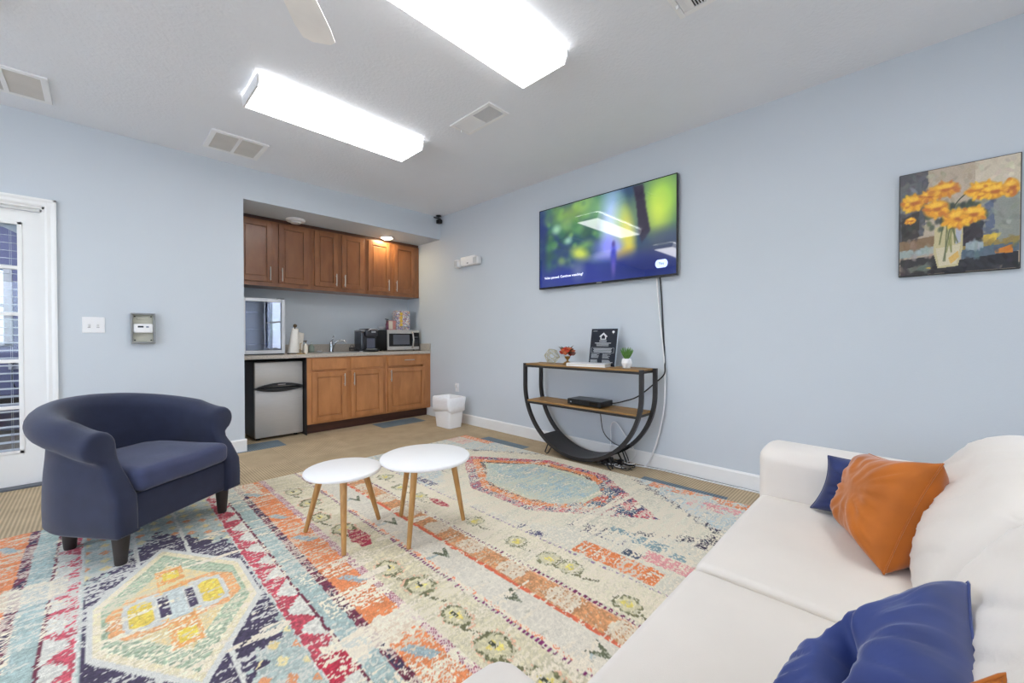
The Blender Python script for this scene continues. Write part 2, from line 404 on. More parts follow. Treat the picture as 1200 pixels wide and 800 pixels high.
# baseboards
def baseboard(name, poly_axis, a0, a1, wall, sgn):
    prof = [(0, 0), (.014, 0), (.014, .108), (.009, .115), (.007, .12), (0, .12)]
    fn = (lambda d, z, t: (wall + sgn * d, t, z)) if poly_axis == 'Y' else (lambda d, z, t: (t, wall + sgn * d, z))
    return struct(MB().prism(prof, fn, a0, a1).build(name, WHITE))
baseboard('baseboard_right', 'Y', YR, 4.875, XB, -1)
b = MB(); prof = [(0, 0), (.014, 0), (.014, .108), (.009, .115), (.007, .12), (0, .12)]
b.prism(prof, lambda d, z, t: (t, YA - d, z), -.208, 1.002); b.prism(prof, lambda d, z, t: (.988 + d, t, z), YA, YB); b.prism(prof, lambda d, z, t: (t, YA - d, z), XL, -1.24)
struct(b.build('baseboard_far', WHITE))
baseboard('baseboard_left', 'Y', YR, YA, XL, 1)
baseboard('baseboard_rear', 'X', XL, XB, YR, 1)

# door in the far wall with its casing
b = MB()
cas = [(0, 0), (.012, 0), (.018, .012), (.016, .03), (.022, .045), (.022, .058), (0, .058)]
b.prism(cas, lambda d, q, t: (-.267 + q, YA - d, t), 0, 2.122)
b.prism(cas, lambda d, q, t: (-1.18 - q, YA - d, t), 0, 2.122)
b.prism(cas, lambda d, q, t: (t, YA - d, 2.064 + q), -1.238, -.209)
b.box(-.281, -.267, YA, YA + .11, 0, 2.064); b.box(-1.18, -1.166, YA, YA + .11, 0, 2.064); b.box(-1.18, -.267, YA, YA + .11, 2.05, 2.064)
b.box(-.293, -.281, YA + .052, YA + .077, 0, 2.05); b.box(-1.166, -.281, YA + .052, YA + .075, 2.035, 2.05)
struct(b.build('trim_1', WHITE))
struct(MB().box(-1.18, -.267, YA + .01, YA + .11, .0, .014, .004).build('trim_2', pmat('grey_threshold', (96, 100, 108), .5)))
YD = 4.65
GX0, GX1 = -1.053, -.393; GZ = [.262, .589, .928, 1.272, 1.611, 1.936]
b = MB(); b.box(-1.164, GX0, YD, YD + .042, .016, 2.034); b.box(GX1, -.283, YD, YD + .042, .016, 2.034)
b.box(GX0, GX1, YD, YD + .042, .016, GZ[0]); b.box(GX0, GX1, YD, YD + .042, GZ[-1], 2.034)
door = struct(b.build('door_1', WHITE))
b = MB()
for z in GZ[1:-1]: b.box(GX0, GX1, YD - .004, YD + .04, z - .013, z + .013, .005)
for x in (GX0 + .22, GX0 + .44): b.box(x - .012, x + .012, YD - .003, YD + .039, GZ[0], GZ[-1], .005)
for x in (GX0, GX1): b.box(x - .012, x + .012, YD - .006, YD, GZ[0] - .012, GZ[-1] + .012, .003)
for z in (GZ[0], GZ[-1]): b.box(GX0 - .012, GX1 + .012, YD - .006, YD, z - .012, z + .012, .003)
b.build('muntin_grid', WHITE, door)
MB().box(GX0, GX1, YD + .018, YD + .022, GZ[0], GZ[-1]).build('glass_pane', GLASS, door)
hd = MB(); hd.lathe([(.028, YD - .008), (.026, YD - .001)], (-1.115, 0, 1.0), 20, 'Y'); hd.tube([(-1.115, YD - .004, 1.0), (-1.115, YD - .05, 1.0), (-1.10, YD - .058, 1.0), (-1.0, YD - .056, 1.0)], .009, 10); hd.build('handle', NICKEL, door, smooth=True, angle=50)
bl = thing('window_blind', 'white horizontal slat blind hanging behind the glass of the white door', 'blind', (-.72, YD + .07, 1.97))
MB().box(-1.06, -.385, YD + .05, YD + .09, 1.93, 1.98, .006).build('headrail', WHITE, bl)
b = MB()
for k in range(30):
    z = .27 + k * .0565
    b.prism([(-.02, -.004), (.02, .004), (.02, .006), (-.02, -.002)], lambda a, c_, t: (t, YD + .07 + a, z + c_), -1.055, -.388)
b.build('slats', pmat('blind_white', (215, 216, 214), .5), bl)
b = MB()
for x in (-.95, -.72, -.445, -.437): b.tube([(x, YD + .047, .27), (x, YD + .047, 1.94)], .0012, 5)
b.build('ladder_cord', WHITE, bl)
# arched valance above the blind
av = MB(); pts = [(-1.06, 1.98)] + [(-1.06 + .68 * k / 16, 1.965 - .115 * (2 * k / 16 - 1) ** 2) for k in range(17)] + [(-.38, 1.98)]
av.prism(pts, lambda a, z, t: (a, YD + .05 - t, z), .0, .006)
tag(av.build('blind_valance', WHITE), 'arched white valance strip across the top of the door glass', 'valance')

# room behind the door
HALL = pmat('hall_wall_paint', (140, 142, 176), .8, var=.02)
HY = 7.6
wallbox('wall_hall_far', (XL, -1.7, HY, HY + T, 0, CE), (-.77, .86, HY, HY + T, 0, CE), (-1.7, -.77, HY, HY + T, 0, 1.05), (-1.7, -.77, HY, HY + T, 1.9, CE), mat=HALL)
wallbox('wall_hall_left', (XL - T, XL, YA + T, HY + T, 0, CE), mat=HALL)
wallbox('wall_hall_right', (.74, .866, YA + T, HY + T, 0, CE), mat=HALL)
wallbox('ceiling_hall', (XL - T, .866, YA + T, HY + T, CE, CE + .1), mat=CEIL)
wallbox('floor_hall', (XL - T, .866, YB + T, HY + T, -.1, -.001), (XL - T, .866, YA + T, YB + T, -.1, -.003), mat=pmat('hall_carpet', (120, 112, 100), .95, var=.1, vscale=40))
b = MB()
for x0, x1, z0, z1 in ((-1.76, -.70, 1.0, 1.05), (-1.76, -.70, 1.9, 1.96), (-1.76, -1.7, 1.0, 1.96), (-.77, -.70, 1.0, 1.96), (-1.7, -.77, 1.46, 1.5), (-1.23, -1.2, 1.05, 1.9)):
    b.box(x0, x1, HY - .02, HY + .08, z0, z1, .006)
wn = struct(b.build('window_3', WHITE)); MB().box(-1.7, -.77, HY + .05, HY + .055, 1.05, 1.9).build('window_pane', GLASS, wn)
hl = bpy.data.lights.new('hall_lamp', 'AREA'); hl.energy = 55; hl.size = .9; hl.color = (.93, .94, 1)
ho = bpy.data.objects.new('hall_lamp', hl); C.objects.link(ho); ho.location = (-1.1, 6.2, 2.72)
t = thing('low_bench', 'low black bench seen through the door glass', 'bench', (-.9, 7.3, 0))
MB().box(-1.7, -.35, 7.08, 7.5, .36, .43, .01).build('seat', BLACK, t)
for x in (-1.6, -.45):
    for y in (7.14, 7.44): MB().box(x - .025, x + .025, y - .025, y + .025, 0, .36).build('leg', BLACK, t)
t = thing('wall_outlet', 'white outlet with a black plug seen through the door glass', 'outlet', (-.70, HY, .78))
MB().box(-.74, -.66, HY - .008, HY, .72, .84, .004).build('cover_plate', PLASTIC, t)
MB().box(-.72, -.68, HY - .05, HY - .008, .79, .83, .006).build('plug', BLACK, t)
MB().tube([(-.70, HY - .04, .80), (-.705, HY - .05, .72), (-.71, HY - .05, .6), (-.69, HY - .06, .52), (-.64, HY - .07, .46), (-.56, HY - .07, .44)], .006, 6).build('cord', BLACK, t)

# windows out of view, the left one added for its light
def window(name, axis, at, a0, a1, z0, z1, sgn):
    b = MB()
    def bx(p0, p1, q0, q1, d0, d1):
        if axis == 'Y': b.box(at + sgn * d0, at + sgn * d1, p0, p1, q0, q1, .004)
        else: b.box(p0, p1, at + sgn * d0, at + sgn * d1, q0, q1, .004)
    f = .055
    bx(a0 - f, a1 + f, z0 - f, z0, -.06, .03); bx(a0 - f, a1 + f, z1, z1 + f, -.06, .02)
    bx(a0 - f, a0, z0, z1, -.06, .02); bx(a1, a1 + f, z0, z1, -.06, .02)
    bx(a0, a1, (z0 + z1) / 2 - .02, (z0 + z1) / 2 + .02, -.05, -.01)
    o = struct(b.build(name, WHITE))
    g = MB(); m_ = -.03
    if axis == 'Y': g.box(at + sgn * m_, at + sgn * (m_ - .004), a0, a1, z0, z1)
    else: g.box(a0, a1, at + sgn * m_, at + sgn * (m_ - .004), z0, z1)
    g.build('window_pane', GLASS, o)
window('window_1', 'Y', XB, -3., -1.6, .8, 2.2, -1)
window('window_2', 'X', YR, 1.2, 2.6, .8, 2.2, 1)
window('added_window_5', 'Y', XL, .5, 3.3, .8, 2.2, 1)  # unseen window, added so light reaches the right wall
window('window_4', 'X', YR, -2.1, -.7, .8, 2.2, 1)

# ---------------------------------------------------------------- ceiling fixtures
LIGHT = emat('lit_diffuser', (255, 255, 255), LAMP)
def fixture(x0, y0, label):
    L_, W_ = 1.205, .352
    t = thing('ceiling_light', label, 'ceiling light', (x0, y0, CE), 0, 'fluorescent ceiling fixtures')
    MB().box(.02, L_ - .02, .06, W_ - .06, -.018, 0, .004).build('housing', WHITE, t, local=True)
    b = MB(); pr = [(.015, -.0835), (.017, -.086), (W_ - .017, -.086), (W_ - .015, -.0835)]
    b.prism(pr, lambda y, z, x: (x, y, z), .012, L_ - .012); b.build('diffuser', LIGHT, t, local=True)
    for m2 in (lambda y: y, lambda y: W_ - y): MB().prism([(0, -.016), (0, -.05), (.0145, -.0835), (.022, -.0835), (.007, -.05), (.007, -.016)], lambda y, z, x: (x, m2(y), z), .012, L_ - .012).build('side_lens', emat('lit_side_lens', (255, 255, 255), LAMP * .16), t, local=True)
    for x in (0, L_ - .012):
        e = MB(); pr2 = [(-.002, -.012), (-.002, -.051), (.015, -.087), (W_ - .015, -.087), (W_ + .002, -.051), (W_ + .002, -.012)]
        e.prism(pr2, lambda y, z, q: (q, y, z), x, x + .012); e.build('end_cap', PLASTIC, t, local=True)
    return t
fx = fixture(.695, 2.868, 'lit fluorescent ceiling light nearer the kitchenette alcove')
dup(fx, 'large lit fluorescent ceiling light cut by the top edge, nearer the camera', (.672, 1.384, CE))
for x, y in ((-1.66, 2.868), (.672, -.62)):  # fixture over the sofa is unseen, added to brighten the seat
    q = dup(fx, 'added unseen fluorescent ceiling light above the sofa, above the top edge' if x > 0 else 'lit fluorescent ceiling light beyond the left edge, glowing on the ceiling', (x, y, CE))

def vent_return(x0, x1, y0, y1, label):
    t = thing('ceiling_vent', label, 'vent', ((x0 + x1) / 2, (y0 + y1) / 2, CE), 0, 'square return grilles by the door wall')
    MB().box(x0 + .01, x1 - .01, y0 + .01, y1 - .01, CE - .004, CE - .001).build('backing', GRILLE, t)
    b = MB(); f = .035
    b.box(x0, x1, y0, y0 + f, CE - .014, CE - .001, .003); b.box(x0, x1, y1 - f, y1, CE - .014, CE - .001, .003)
    b.box(x0, x0 + f, y0 + f, y1 - f, CE - .014, CE - .001, .003); b.box(x1 - f, x1, y0 + f, y1 - f, CE - .014, CE - .001, .003)
    xm = (x0 + x1) / 2; b.box(xm - .012, xm + .012, y0 + f, y1 - f, CE - .014, CE - .001, .002)
    b.build('frame', PLASTIC, t)
    b = MB(); y = y0 + f + .008
    while y < y1 - f - .01:
        b.prism([(0, -.003), (.012, -.012), (.0135, -.0115), (.0015, -.0025)], lambda a, z, x: (x, y + a, CE + z), x0 + f, x1 - f); y += .0155
    b.build('slats', pmat('grille_slat', (206, 203, 198), .5), t)
vent_return(.637, 1.037, 3.895, 4.30, 'square white return air grille above the alcove corner, whole in view')
vent_return(-.606, -.206, 3.895, 4.30, 'square white return air grille cut by the left edge of the photo')
def register(x0, x1, y0, y1, ydark, label, lever=True):
    t = thing('ceiling_register', label, 'vent', ((x0 + x1) / 2, (y0 + y1) / 2, CE), 0, 'narrow supply registers')
    b = MB(); f = .028
    b.box(x0, x1, y0, y0 + f, CE - .012, CE - .001, .003); b.box(x0, x1, y1 - f, y1, CE - .012, CE - .001, .003)
    b.box(x0, x0 + f, y0 + f, y1 - f, CE - .012, CE - .001, .003); b.box(x1 - f, x1, y0 + f, y1 - f, CE - .012, CE - .001, .003)
    b.build('frame', PLASTIC, t)
    MB().box(x0 + .01, x1 - .01, y0 + .01, y1 - .01, CE - .003, CE - .001).build('backing', pmat('register_dark', (60, 60, 64), .8), t)
    b = MB(); y = y0 + f + .004
    while y < y1 - f - .008:
        if y < ydark: pr = [(0, -.004), (.002, -.011), (.0035, -.011), (.0015, -.004)]
        else: pr = [(0, -.005), (.0125, -.011), (.0135, -.010), (.001, -.004)]
        b.prism(pr, lambda a, z, x: (x, y + a, CE + z), x0 + f, x1 - f); y += .0125
    b.build('slats', PLASTIC, t)
    MB().box((x0 + x1) / 2 - .004, (x0 + x1) / 2 + .004, y1 - .03, y1 - .018, CE - .03, CE - .012).build('lever', PLASTIC, t)
register(1.91, 2.108, 2.08, 2.53, 2.29, 'white supply register with half dark slats between the two lights and the screen')
register(1.90, 2.10, .385, .836, .75, 'white supply register cut by the top edge above the screen')

# ceiling fan, one blade reaches into view
t = thing('ceiling_fan', 'off-white ceiling fan, one blade tip showing at the top edge', 'fan', (.30, 1.39, CE))
MB().lathe([(.07, CE), (.065, CE - .05), (.03, CE - .07)], (.30, 1.39, 0), 24).build('canopy', PLASTIC, t, smooth=True, angle=40)
MB().tube([(.30, 1.39, CE - .06), (.30, 1.39, 2.53)], .013, 10).build('downrod', PLASTIC, t)
MB().lathe([(.03, 2.56), (.10, 2.54), (.115, 2.49), (.115, 2.44), (.07, 2.41), (.05, 2.35), (.02, 2.34)], (.30, 1.39, 0), 32).build('motor_housing', PLASTIC, t, smooth=True, angle=40)
a0 = math.atan2(.785, .62)
for k in range(5):
    a = a0 + k * 2 * math.pi / 5; ca, sa = math.cos(a), math.sin(a)
    pl = [(.17, -.055), (.58, -.076), (.65, -.072), (.672, -.045), (.675, .03), (.655, .066), (.58, .074), (.17, .055)]
    MB().prism(pl, lambda u, v, h: (.30 + ca * u - sa * v, 1.39 + sa * u + ca * v, 2.445 + h + .12 * v), -.003, .003).build('blade', pmat('fan_blade_white', (246, 244, 240), .4), t)
    MB().prism([(.09, -.02), (.26, -.035), (.26, .035), (.09, .02)], lambda u, v, h: (.30 + ca * u - sa * v, 1.39 + sa * u + ca * v, 2.452 + h + .12 * v), 0, .004).build('blade_bracket', PLASTIC, t)

# soffit: smoke detector, recessed lamp
t = thing('smoke_detector', 'round white smoke detector on the alcove soffit above the dark cabinets', 'smoke detector', (1.576, 4.96, 2.437))
MB().lathe([(.098, 2.437), (.10, 2.428), (.092, 2.412), (.06, 2.408), (.052, 2.394), (.012, 2.392)], (1.576, 4.96, 0), 32).build('body', PLASTIC, t, smooth=True, angle=35)
MB().lathe([(.005, 2.394), (.005, 2.390)], (1.60, 4.94, 0), 10).build('indicator', pmat('green_plastic', (70, 130, 80), .4), t)
t = thing('recessed_light', 'glowing round recessed light in the alcove soffit', 'ceiling light', (2.705, 4.965, 2.437))
MB().lathe([(.07, 2.4365), (.102, 2.4365), (.099, 2.428), (.074, 2.422), (.066, 2.43)], (2.705, 4.965, 0), 32).build('trim_ring', PLASTIC, t, smooth=True, angle=40)
MB().lathe([(.001, 2.404), (.03, 2.407), (.055, 2.418), (.067, 2.430), (.067, 2.435)], (2.705, 4.965, 0), 24).build('lens', emat('warm_lamp', (255, 234, 190), 120), t, smooth=True)

# security camera, emergency light
t = thing('security_camera', 'small black camera in the corner under the ceiling', 'camera', (3.22, 4.52, CE))
MB().lathe([(.035, CE - .001), (.035, CE - .012), (.012, CE - .016)], (3.225, 4.52, 0), 20).build('mount', BLACK, t, smooth=True, angle=40)
b = MB().tube([(3.225, 4.52, CE - .012), (3.225, 4.52, CE - .05), (3.215, 4.50, CE - .07)], .007, 8); b.box(3.17, 3.28, 4.545, 4.560, CE - .035, CE - .022, .003); b.build('bracket', BLACK, t)
MB().box(3.185, 3.245, 4.46, 4.53, CE - .115, CE - .06, .012, 3).build('body', BLACK, t, smooth=True, angle=40)
MB().lathe([(.017, 0), (.017, .012), (.012, .014)], (3.205, 4.462, CE - .088), 16, 'Y').build('lens', pmat('lens_black', (8, 8, 10), .05), t)
t = thing('emergency_light', 'white emergency light box with two lamp heads high on the wall', 'emergency light', (XB, 3.93, 2.06))
MB().box(XB - .055, XB - .001, 3.78, 4.06, 2.0, 2.115, .012, 3).build('housing', PLASTIC, t, smooth=True, angle=40)
for y, lab in ((4.11, 0), (3.74, 1)):
    h_ = MB().soft(XB - .085, XB - .008, y - .045, y + .045, 1.99, 2.09, .02, 4).build('lamp_head', pmat('white_plastic_head', (226, 226, 224), .4), t, smooth=True)
    MB().box(XB - .089, XB - .084, y - .032, y + .032, 2.005, 2.075, .002).build('lens', pmat('clear_lens', (200, 203, 205), .15), h_)
MB().box(XB - .058, XB - .054, 3.90, 3.93, 2.02, 2.035, .001).build('test_button', pmat('grey_button', (150, 150, 150), .4), t)

# ---------------------------------------------------------------- kitchenette
CF = 4.80   # cabinet face plane
def shaker(x0, x1, z0, z1, yf, mat, rail=.055):
    b = MB(); b.box(x0 + .01, x1 - .01, yf + .015, yf + .0195, z0 + .01, z1 - .01)
    b.box(x0, x0 + rail, yf, yf + .02, z0, z1, .003); b.box(x1 - rail, x1, yf, yf + .02, z0, z1, .003)
    b.box(x0 + rail, x1 - rail, yf, yf + .02, z0, z0 + rail, .003); b.box(x0 + rail, x1 - rail, yf, yf + .02, z1 - rail, z1, .003)
    i = rail + .012
    b.box(x0 + i, x1 - i, yf + .006, yf + .012, z0 + i, z1 - i, .005)
    return b
def bar_handle(x, z, yf, parent, horiz=False, L_=.15):
    b = MB()
    if horiz:
        b.tube([(x - L_ / 2, yf - .028, z), (x + L_ / 2, yf - .028, z)], .0055, 10)
        for d in (-.05, .05): b.tube([(x + d, yf - .028, z), (x + d, yf, z)], .004, 8)
    else:
        b.tube([(x, yf - .028, z - L_ / 2), (x, yf - .028, z + L_ / 2)], .0055, 10)
        for d in (-.05, .05): b.tube([(x, yf - .028, z + d), (x, yf, z + d)], .004, 8)
    return b.build('handle', NICKEL, parent, smooth=True, angle=50)
def carcass(x0, x1, y0, y1, z0, z1, opens, mat, parent, name='carcass', sides=(0, 0)):
    b = MB(); b.box(x0, x1, y0 + .02, y1, z0, z1)
    # face frame around openings
    b.box(x0, x1, y0, y0 + .02, z0, opens[0][2]); b.box(x0, x1, y0, y0 + .02, max(o[3] for o in opens), z1)
    xs = [x0] + [v for o in opens for v in (o[0], o[1])] + [x1]
    for i in range(0, len(xs), 2): b.box(xs[i], xs[i + 1], y0, y0 + .02, opens[0][2], max(o[3] for o in opens))
    return b.build(name, mat, parent)
def upper(x0, x1, doors, label):
    z0, z1 = 1.672, 2.40; yf = 5.09
    t = thing('wall_cabinet', label, 'cabinet', ((x0 + x1) / 2, 5.25, z0), 0, 'upper cabinets of the kitchenette')
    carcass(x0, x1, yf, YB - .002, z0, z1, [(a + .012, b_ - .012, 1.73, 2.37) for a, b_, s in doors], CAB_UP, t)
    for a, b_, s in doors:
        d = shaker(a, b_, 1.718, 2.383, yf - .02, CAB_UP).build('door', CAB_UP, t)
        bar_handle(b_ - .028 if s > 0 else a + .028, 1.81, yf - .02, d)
    MB().box(x0, x1, yf + .01, YB - .002, z1, 2.436).build('top_filler', TOE, t)  # dark strip painting the shadow gap between cabinet and soffit
    return t
upper(.992, 1.790, [(1.045, 1.372, 1), (1.435, 1.752, -1)], 'dark wooden wall cabinet at the left end, under the smoke detector')
upper(1.792, 2.466, [(1.822, 2.100, 1), (2.150, 2.437, -1)], 'middle dark wooden wall cabinet between the two end ones')
upper(2.468, 3.277, [(2.498, 2.808, 1), (2.872, 3.195, -1)], 'dark wooden wall cabinet at the corner, lit by the recessed light')
# base cabinets
t = thing('base_cabinet', 'brown wooden sink base cabinet with two doors beside the silver fridge', 'cabinet', (2.11, 5.1, 0), 0, 'base cabinets of the kitchenette')
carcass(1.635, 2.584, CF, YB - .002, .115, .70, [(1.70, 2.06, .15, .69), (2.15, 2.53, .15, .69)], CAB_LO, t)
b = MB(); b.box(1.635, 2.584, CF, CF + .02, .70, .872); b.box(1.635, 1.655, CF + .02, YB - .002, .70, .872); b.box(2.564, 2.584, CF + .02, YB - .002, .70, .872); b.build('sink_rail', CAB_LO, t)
MB().box(1.628, 1.6345, CF + .004, YB - .002, .0, .872).build('shadow_gap_panel', pmat('painted_gap_shadow', (30, 26, 24), .6), t)  # near-black sheet painting the deep shade beside the fridge
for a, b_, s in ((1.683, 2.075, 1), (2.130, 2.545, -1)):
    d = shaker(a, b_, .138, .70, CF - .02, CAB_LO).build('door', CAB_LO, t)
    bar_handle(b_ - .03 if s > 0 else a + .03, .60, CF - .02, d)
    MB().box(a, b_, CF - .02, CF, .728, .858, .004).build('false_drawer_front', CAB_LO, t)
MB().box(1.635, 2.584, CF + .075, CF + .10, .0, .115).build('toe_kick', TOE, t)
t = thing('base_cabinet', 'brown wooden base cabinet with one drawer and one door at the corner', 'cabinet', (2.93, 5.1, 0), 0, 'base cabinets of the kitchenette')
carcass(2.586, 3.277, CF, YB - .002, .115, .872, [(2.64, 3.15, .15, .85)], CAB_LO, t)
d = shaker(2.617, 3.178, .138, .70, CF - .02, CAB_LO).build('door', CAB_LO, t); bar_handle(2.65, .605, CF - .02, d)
d = MB().box(2.617, 3.178, CF - .02, CF, .728, .858, .004).build('drawer', CAB_LO, t); bar_handle(2.915, .80, CF - .02, d, True)
MB().box(2.586, 3.262, CF + .075, CF + .10, .0, .115).build('toe_kick', TOE, t)
# worktop
SX0, SX1, SY0, SY1 = 1.86, 2.36, 4.88, 5.20
t = thing('countertop', 'speckled beige laminate worktop with low backsplash along the alcove', 'worktop', (2.13, 5.1, .872))
b = MB(); b.box(.99, SX0, 4.78, YB - .002, .874, .912, .004); b.box(SX1, 3.278, 4.78, YB - .002, .874, .912, .004); b.box(SX0, SX1, 4.78, SY0, .874, .912, .004); b.box(SX0, SX1, SY1, YB - .002, .874, .912, .004)
b.build('slab', LAMINATE, t)
MB().box(.99, 3.278, YB - .022, YB - .002, .912, 1.012, .003).build('backsplash', LAMINATE, t)
MB().box(3.258, 3.278, 4.79, YB - .022, .912, 1.012, .003).build('backsplash', LAMINATE, t)
t = thing('kitchen_sink', 'small stainless steel sink set into the speckled worktop', 'sink', (2.11, 5.04, .91))
b = MB(); z1 = .916
b.box(SX0 - .015, SX0 + .012, SY0 - .015, SY1 + .10, .9115, z1, .002); b.box(SX1 - .012, SX1 + .015, SY0 - .015, SY1 + .10, .9115, z1, .002)
b.box(SX0 + .012, SX1 - .012, SY0 - .015, SY0 + .012, .9115, z1, .002); b.box(SX0 + .012, SX1 - .012, SY1 - .012, SY1 + .10, .9115, z1, .002); b.build('rim', STEEL, t)
b = MB(); x0, x1, y0, y1, zb = SX0 + .006, SX1 - .006, SY0 + .006, SY1 - .006, .745
b._add([(x0, y0, .912), (x1, y0, .912), (x1, y1, .912), (x0, y1, .912), (x0 + .02, y0 + .02, zb), (x1 - .02, y0 + .02, zb), (x1 - .02, y1 - .02, zb), (x0 + .02, y1 - .02, zb)],
       [(0, 1, 5, 4), (1, 2, 6, 5), (2, 3, 7, 6), (3, 0, 4, 7), (4, 5, 6, 7)]); b.build('basin', STEEL, t)
t = thing('faucet', 'chrome single lever faucet with a curved spout behind the sink', 'faucet', (2.08, 5.25, .916))
MB().lathe([(.032, .9165), (.030, .925), (.024, .93), (.021, .99), (.023, 1.02), (.016, 1.04)], (2.08, 5.25, 0), 20).build('body', CHROME, t, smooth=True, angle=40)
MB().tube([(2.08, 5.25, 1.03), (2.09, 5.24, 1.07), (2.11, 5.23, 1.12)], [.013, .009, .011], 10).build('lever', CHROME, t, smooth=True)
pts = bez([(2.09, 5.24, .94), (2.115, 5.22, 1.02), (2.155, 5.195, 1.06), (2.20, 5.17, 1.062), (2.232, 5.15, 1.035)], 5)
MB().tube(pts, .011, 10).build('spout', CHROME, t, smooth=True)

# mini fridge
FX0, FX1, FY = 1.146, 1.618, 4.88
t = thing('mini_fridge', 'silver two-door mini fridge under the worktop, black sides', 'fridge', (1.382, 5.1, 0))
MB().box(FX0, FX1, FY + .055, 5.34, .02, .842, .006).build('body', BLACK, t)
b = MB()
for x in (FX0 + .05, FX1 - .05):
    for y in (FY + .1, 5.28): MB().lathe([(.02, .0005), (.018, .022)], (x, y, 0), 12).build('foot', BLACK, t)
def arc(x0, x1, z0, h, n=14): return [(x0 + (x1 - x0) * k / n, z0 + h * math.sin(math.pi * k / n) ** .8) for k in range(n + 1)]
for nm, z0, z1, hz in (('freezer_door', .562, .832, 1), ('fridge_door', .03, .548, -1)):
    d = MB().box(FX0, FX1, FY + .004, FY + .05, z0, z1, .008, 2).build(nm, STEEL, t, smooth=True, angle=40)
    MB().box(FX0 + .002, FX1 - .002, FY + .045, FY + .055, z0 - .004, z1 + .006).build('door_gasket', BLACK, d)
    if hz > 0: poly = arc(FX0 + .004, FX1 - .004, .566, .042) + [(FX1 - .004, .556)] + [(x, z) for x, z in arc(FX0 + .004, FX1 - .004, .556, .018)[::-1]]
    else: poly = arc(FX0 + .004, FX1 - .004, .546, -.034)[::1] + [(FX1 - .004, .553)] + [(x, z) for x, z in arc(FX0 + .004, FX1 - .004, .552, .004)[::-1]]
    MB().prism(poly, lambda x, z, y: (x, y, z), FY - .018, FY + .006).build('handle', BLACK, d)
    if hz > 0: MB().box(1.36, 1.435, FY - .0195, FY - .018, .586, .593).build('badge', STEEL, d)
# beverage cooler
t = thing('beverage_cooler', 'silver glass-door beverage cooler standing on the worktop', 'beverage cooler', (1.24, 5.1, .912))
X0, X1, Z0, Z1, YF = 1.035, 1.445, .925, 1.518, 4.90
b = MB(); w_ = .03
b.box(X0, X0 + w_, YF + .05, 5.36, Z0, Z1); b.box(X1 - w_, X1, YF + .05, 5.36, Z0, Z1); b.box(X0, X1, 5.33, 5.36, Z0, Z1); b.box(X0 + w_, X1 - w_, YF + .05, 5.33, Z0, Z0 + w_); b.box(X0 + w_, X1 - w_, YF + .05, 5.33, Z1 - w_, Z1)
b.build('body', pmat('cooler_grey', (58, 60, 74), .5), t)
b = MB()
for x in (X0 + .05, X1 - .05):
    for y in (YF + .1, 5.3): MB().lathe([(.016, .9125), (.016, .927)], (x, y, 0), 12).build('foot', BLACK, t)
SILV = pmat('silver_frame', (206, 206, 208), .35, metal=.45, var=.03)
b = MB(); f = .036
b.box(X0, X0 + f, YF, YF + .045, Z0, Z1, .004); b.box(X1 - f, X1, YF, YF + .045, Z0, Z1, .004); b.box(X0 + f, X1 - f, YF, YF + .045, Z0, Z0 + f, .004); b.box(X0 + f, X1 - f, YF, YF + .045, Z1 - f, Z1, .004)
d = b.build('door', SILV, t)
MB().box(X0 + f, X1 - f, YF + .015, YF + .022, Z0 + f, Z1 - f).build('glass', glassmat('cooler_glass', (190, 195, 225), ior=2.6), d)
MB().box(X1 - .07, X1 - .005, YF + .002, YF + .05, Z1, Z1 + .008).build('hinge', BLACK, d)
MB().box(1.33, 1.37, YF + .008, YF + .016, Z0 + .052, Z0 + .062, .002).build('badge', BLACK, d)
for z in (1.03, 1.19, 1.37):
    b = MB()
    for k in range(12): b.tube([(X0 + .04 + k * .03, YF + .07, z), (X0 + .04 + k * .03, 5.31, z)], .002, 5)
    b.tube([(X0 + .032, YF + .065, z), (X1 - .032, YF + .065, z)], .0045, 6); b.build('wire_shelf', CHROME, t)
MB().box(X0 + .01, X1 - .01, YF + .01, YF + .06, .914, .925).build('kick_grille', BLACK, t)

# paper towel holder with its roll
t = thing('paper_towel_holder', 'paper towel holder with a round bronze finial beside the cooler', 'paper towel holder', (1.552, 4.97, .912))
MB().lathe([(.068, .9125), (.068, .92), (.06, .924)], (1.552, 4.97, 0), 28).build('base', pmat('bronze', (92, 76, 52), .4, metal=.6), t, smooth=True, angle=40)
MB().tube([(1.552, 4.97, .922), (1.566, 4.97, 1.215)], .006, 8).build('rod', _M['bronze'], t)
MB().ball((1.568, 4.97, 1.233), .021, 2).build('finial', _M['bronze'], t, smooth=True)
PAPER = pmat('paper_white', (240, 236, 228), .9, var=.03, vscale=40, bump=.2, bscale=150)
r_ = thing('paper_towel_roll', 'leaning white paper towel roll with a loose sheet, on its holder', 'paper towel', (1.552, 4.97, .925))
b = MB(); rings = []
for k in range(7):
    u = k / 6; c_ = Vector((1.546 + .022 * u, 4.97, .926 + .272 * u)); rr = .058 - .024 * u
    rings.append([c_ + Vector((rr * math.cos(2 * math.pi * a / 28), rr * math.sin(2 * math.pi * a / 28), .01 * u * math.sin(2 * math.pi * a / 28))) for a in range(28)])
g = b.grid(rings, True); b.bm.faces.new(g[0][::-1]); b.bm.faces.new(g[-1]); b.build('roll', PAPER, r_, smooth=True, angle=50)
b = MB(); b.grid([[(1.575 + .05 * v + .02 * u, 4.945 - .03 * v + .004 * math.sin(6 * v), .975 + .19 * u - .02 * v) for v in [q / 6 for q in range(7)]] for u in [q / 6 for q in range(7)]])
bmesh.ops.solidify(b.bm, geom=b.bm.faces[:], thickness=.0015); b.build('loose_sheet', PAPER, r_, smooth=True)
t = thing('brass_tray', 'small brass tray with an upright post in front of the paper towels', 'tray', (1.60, 4.90, .912))
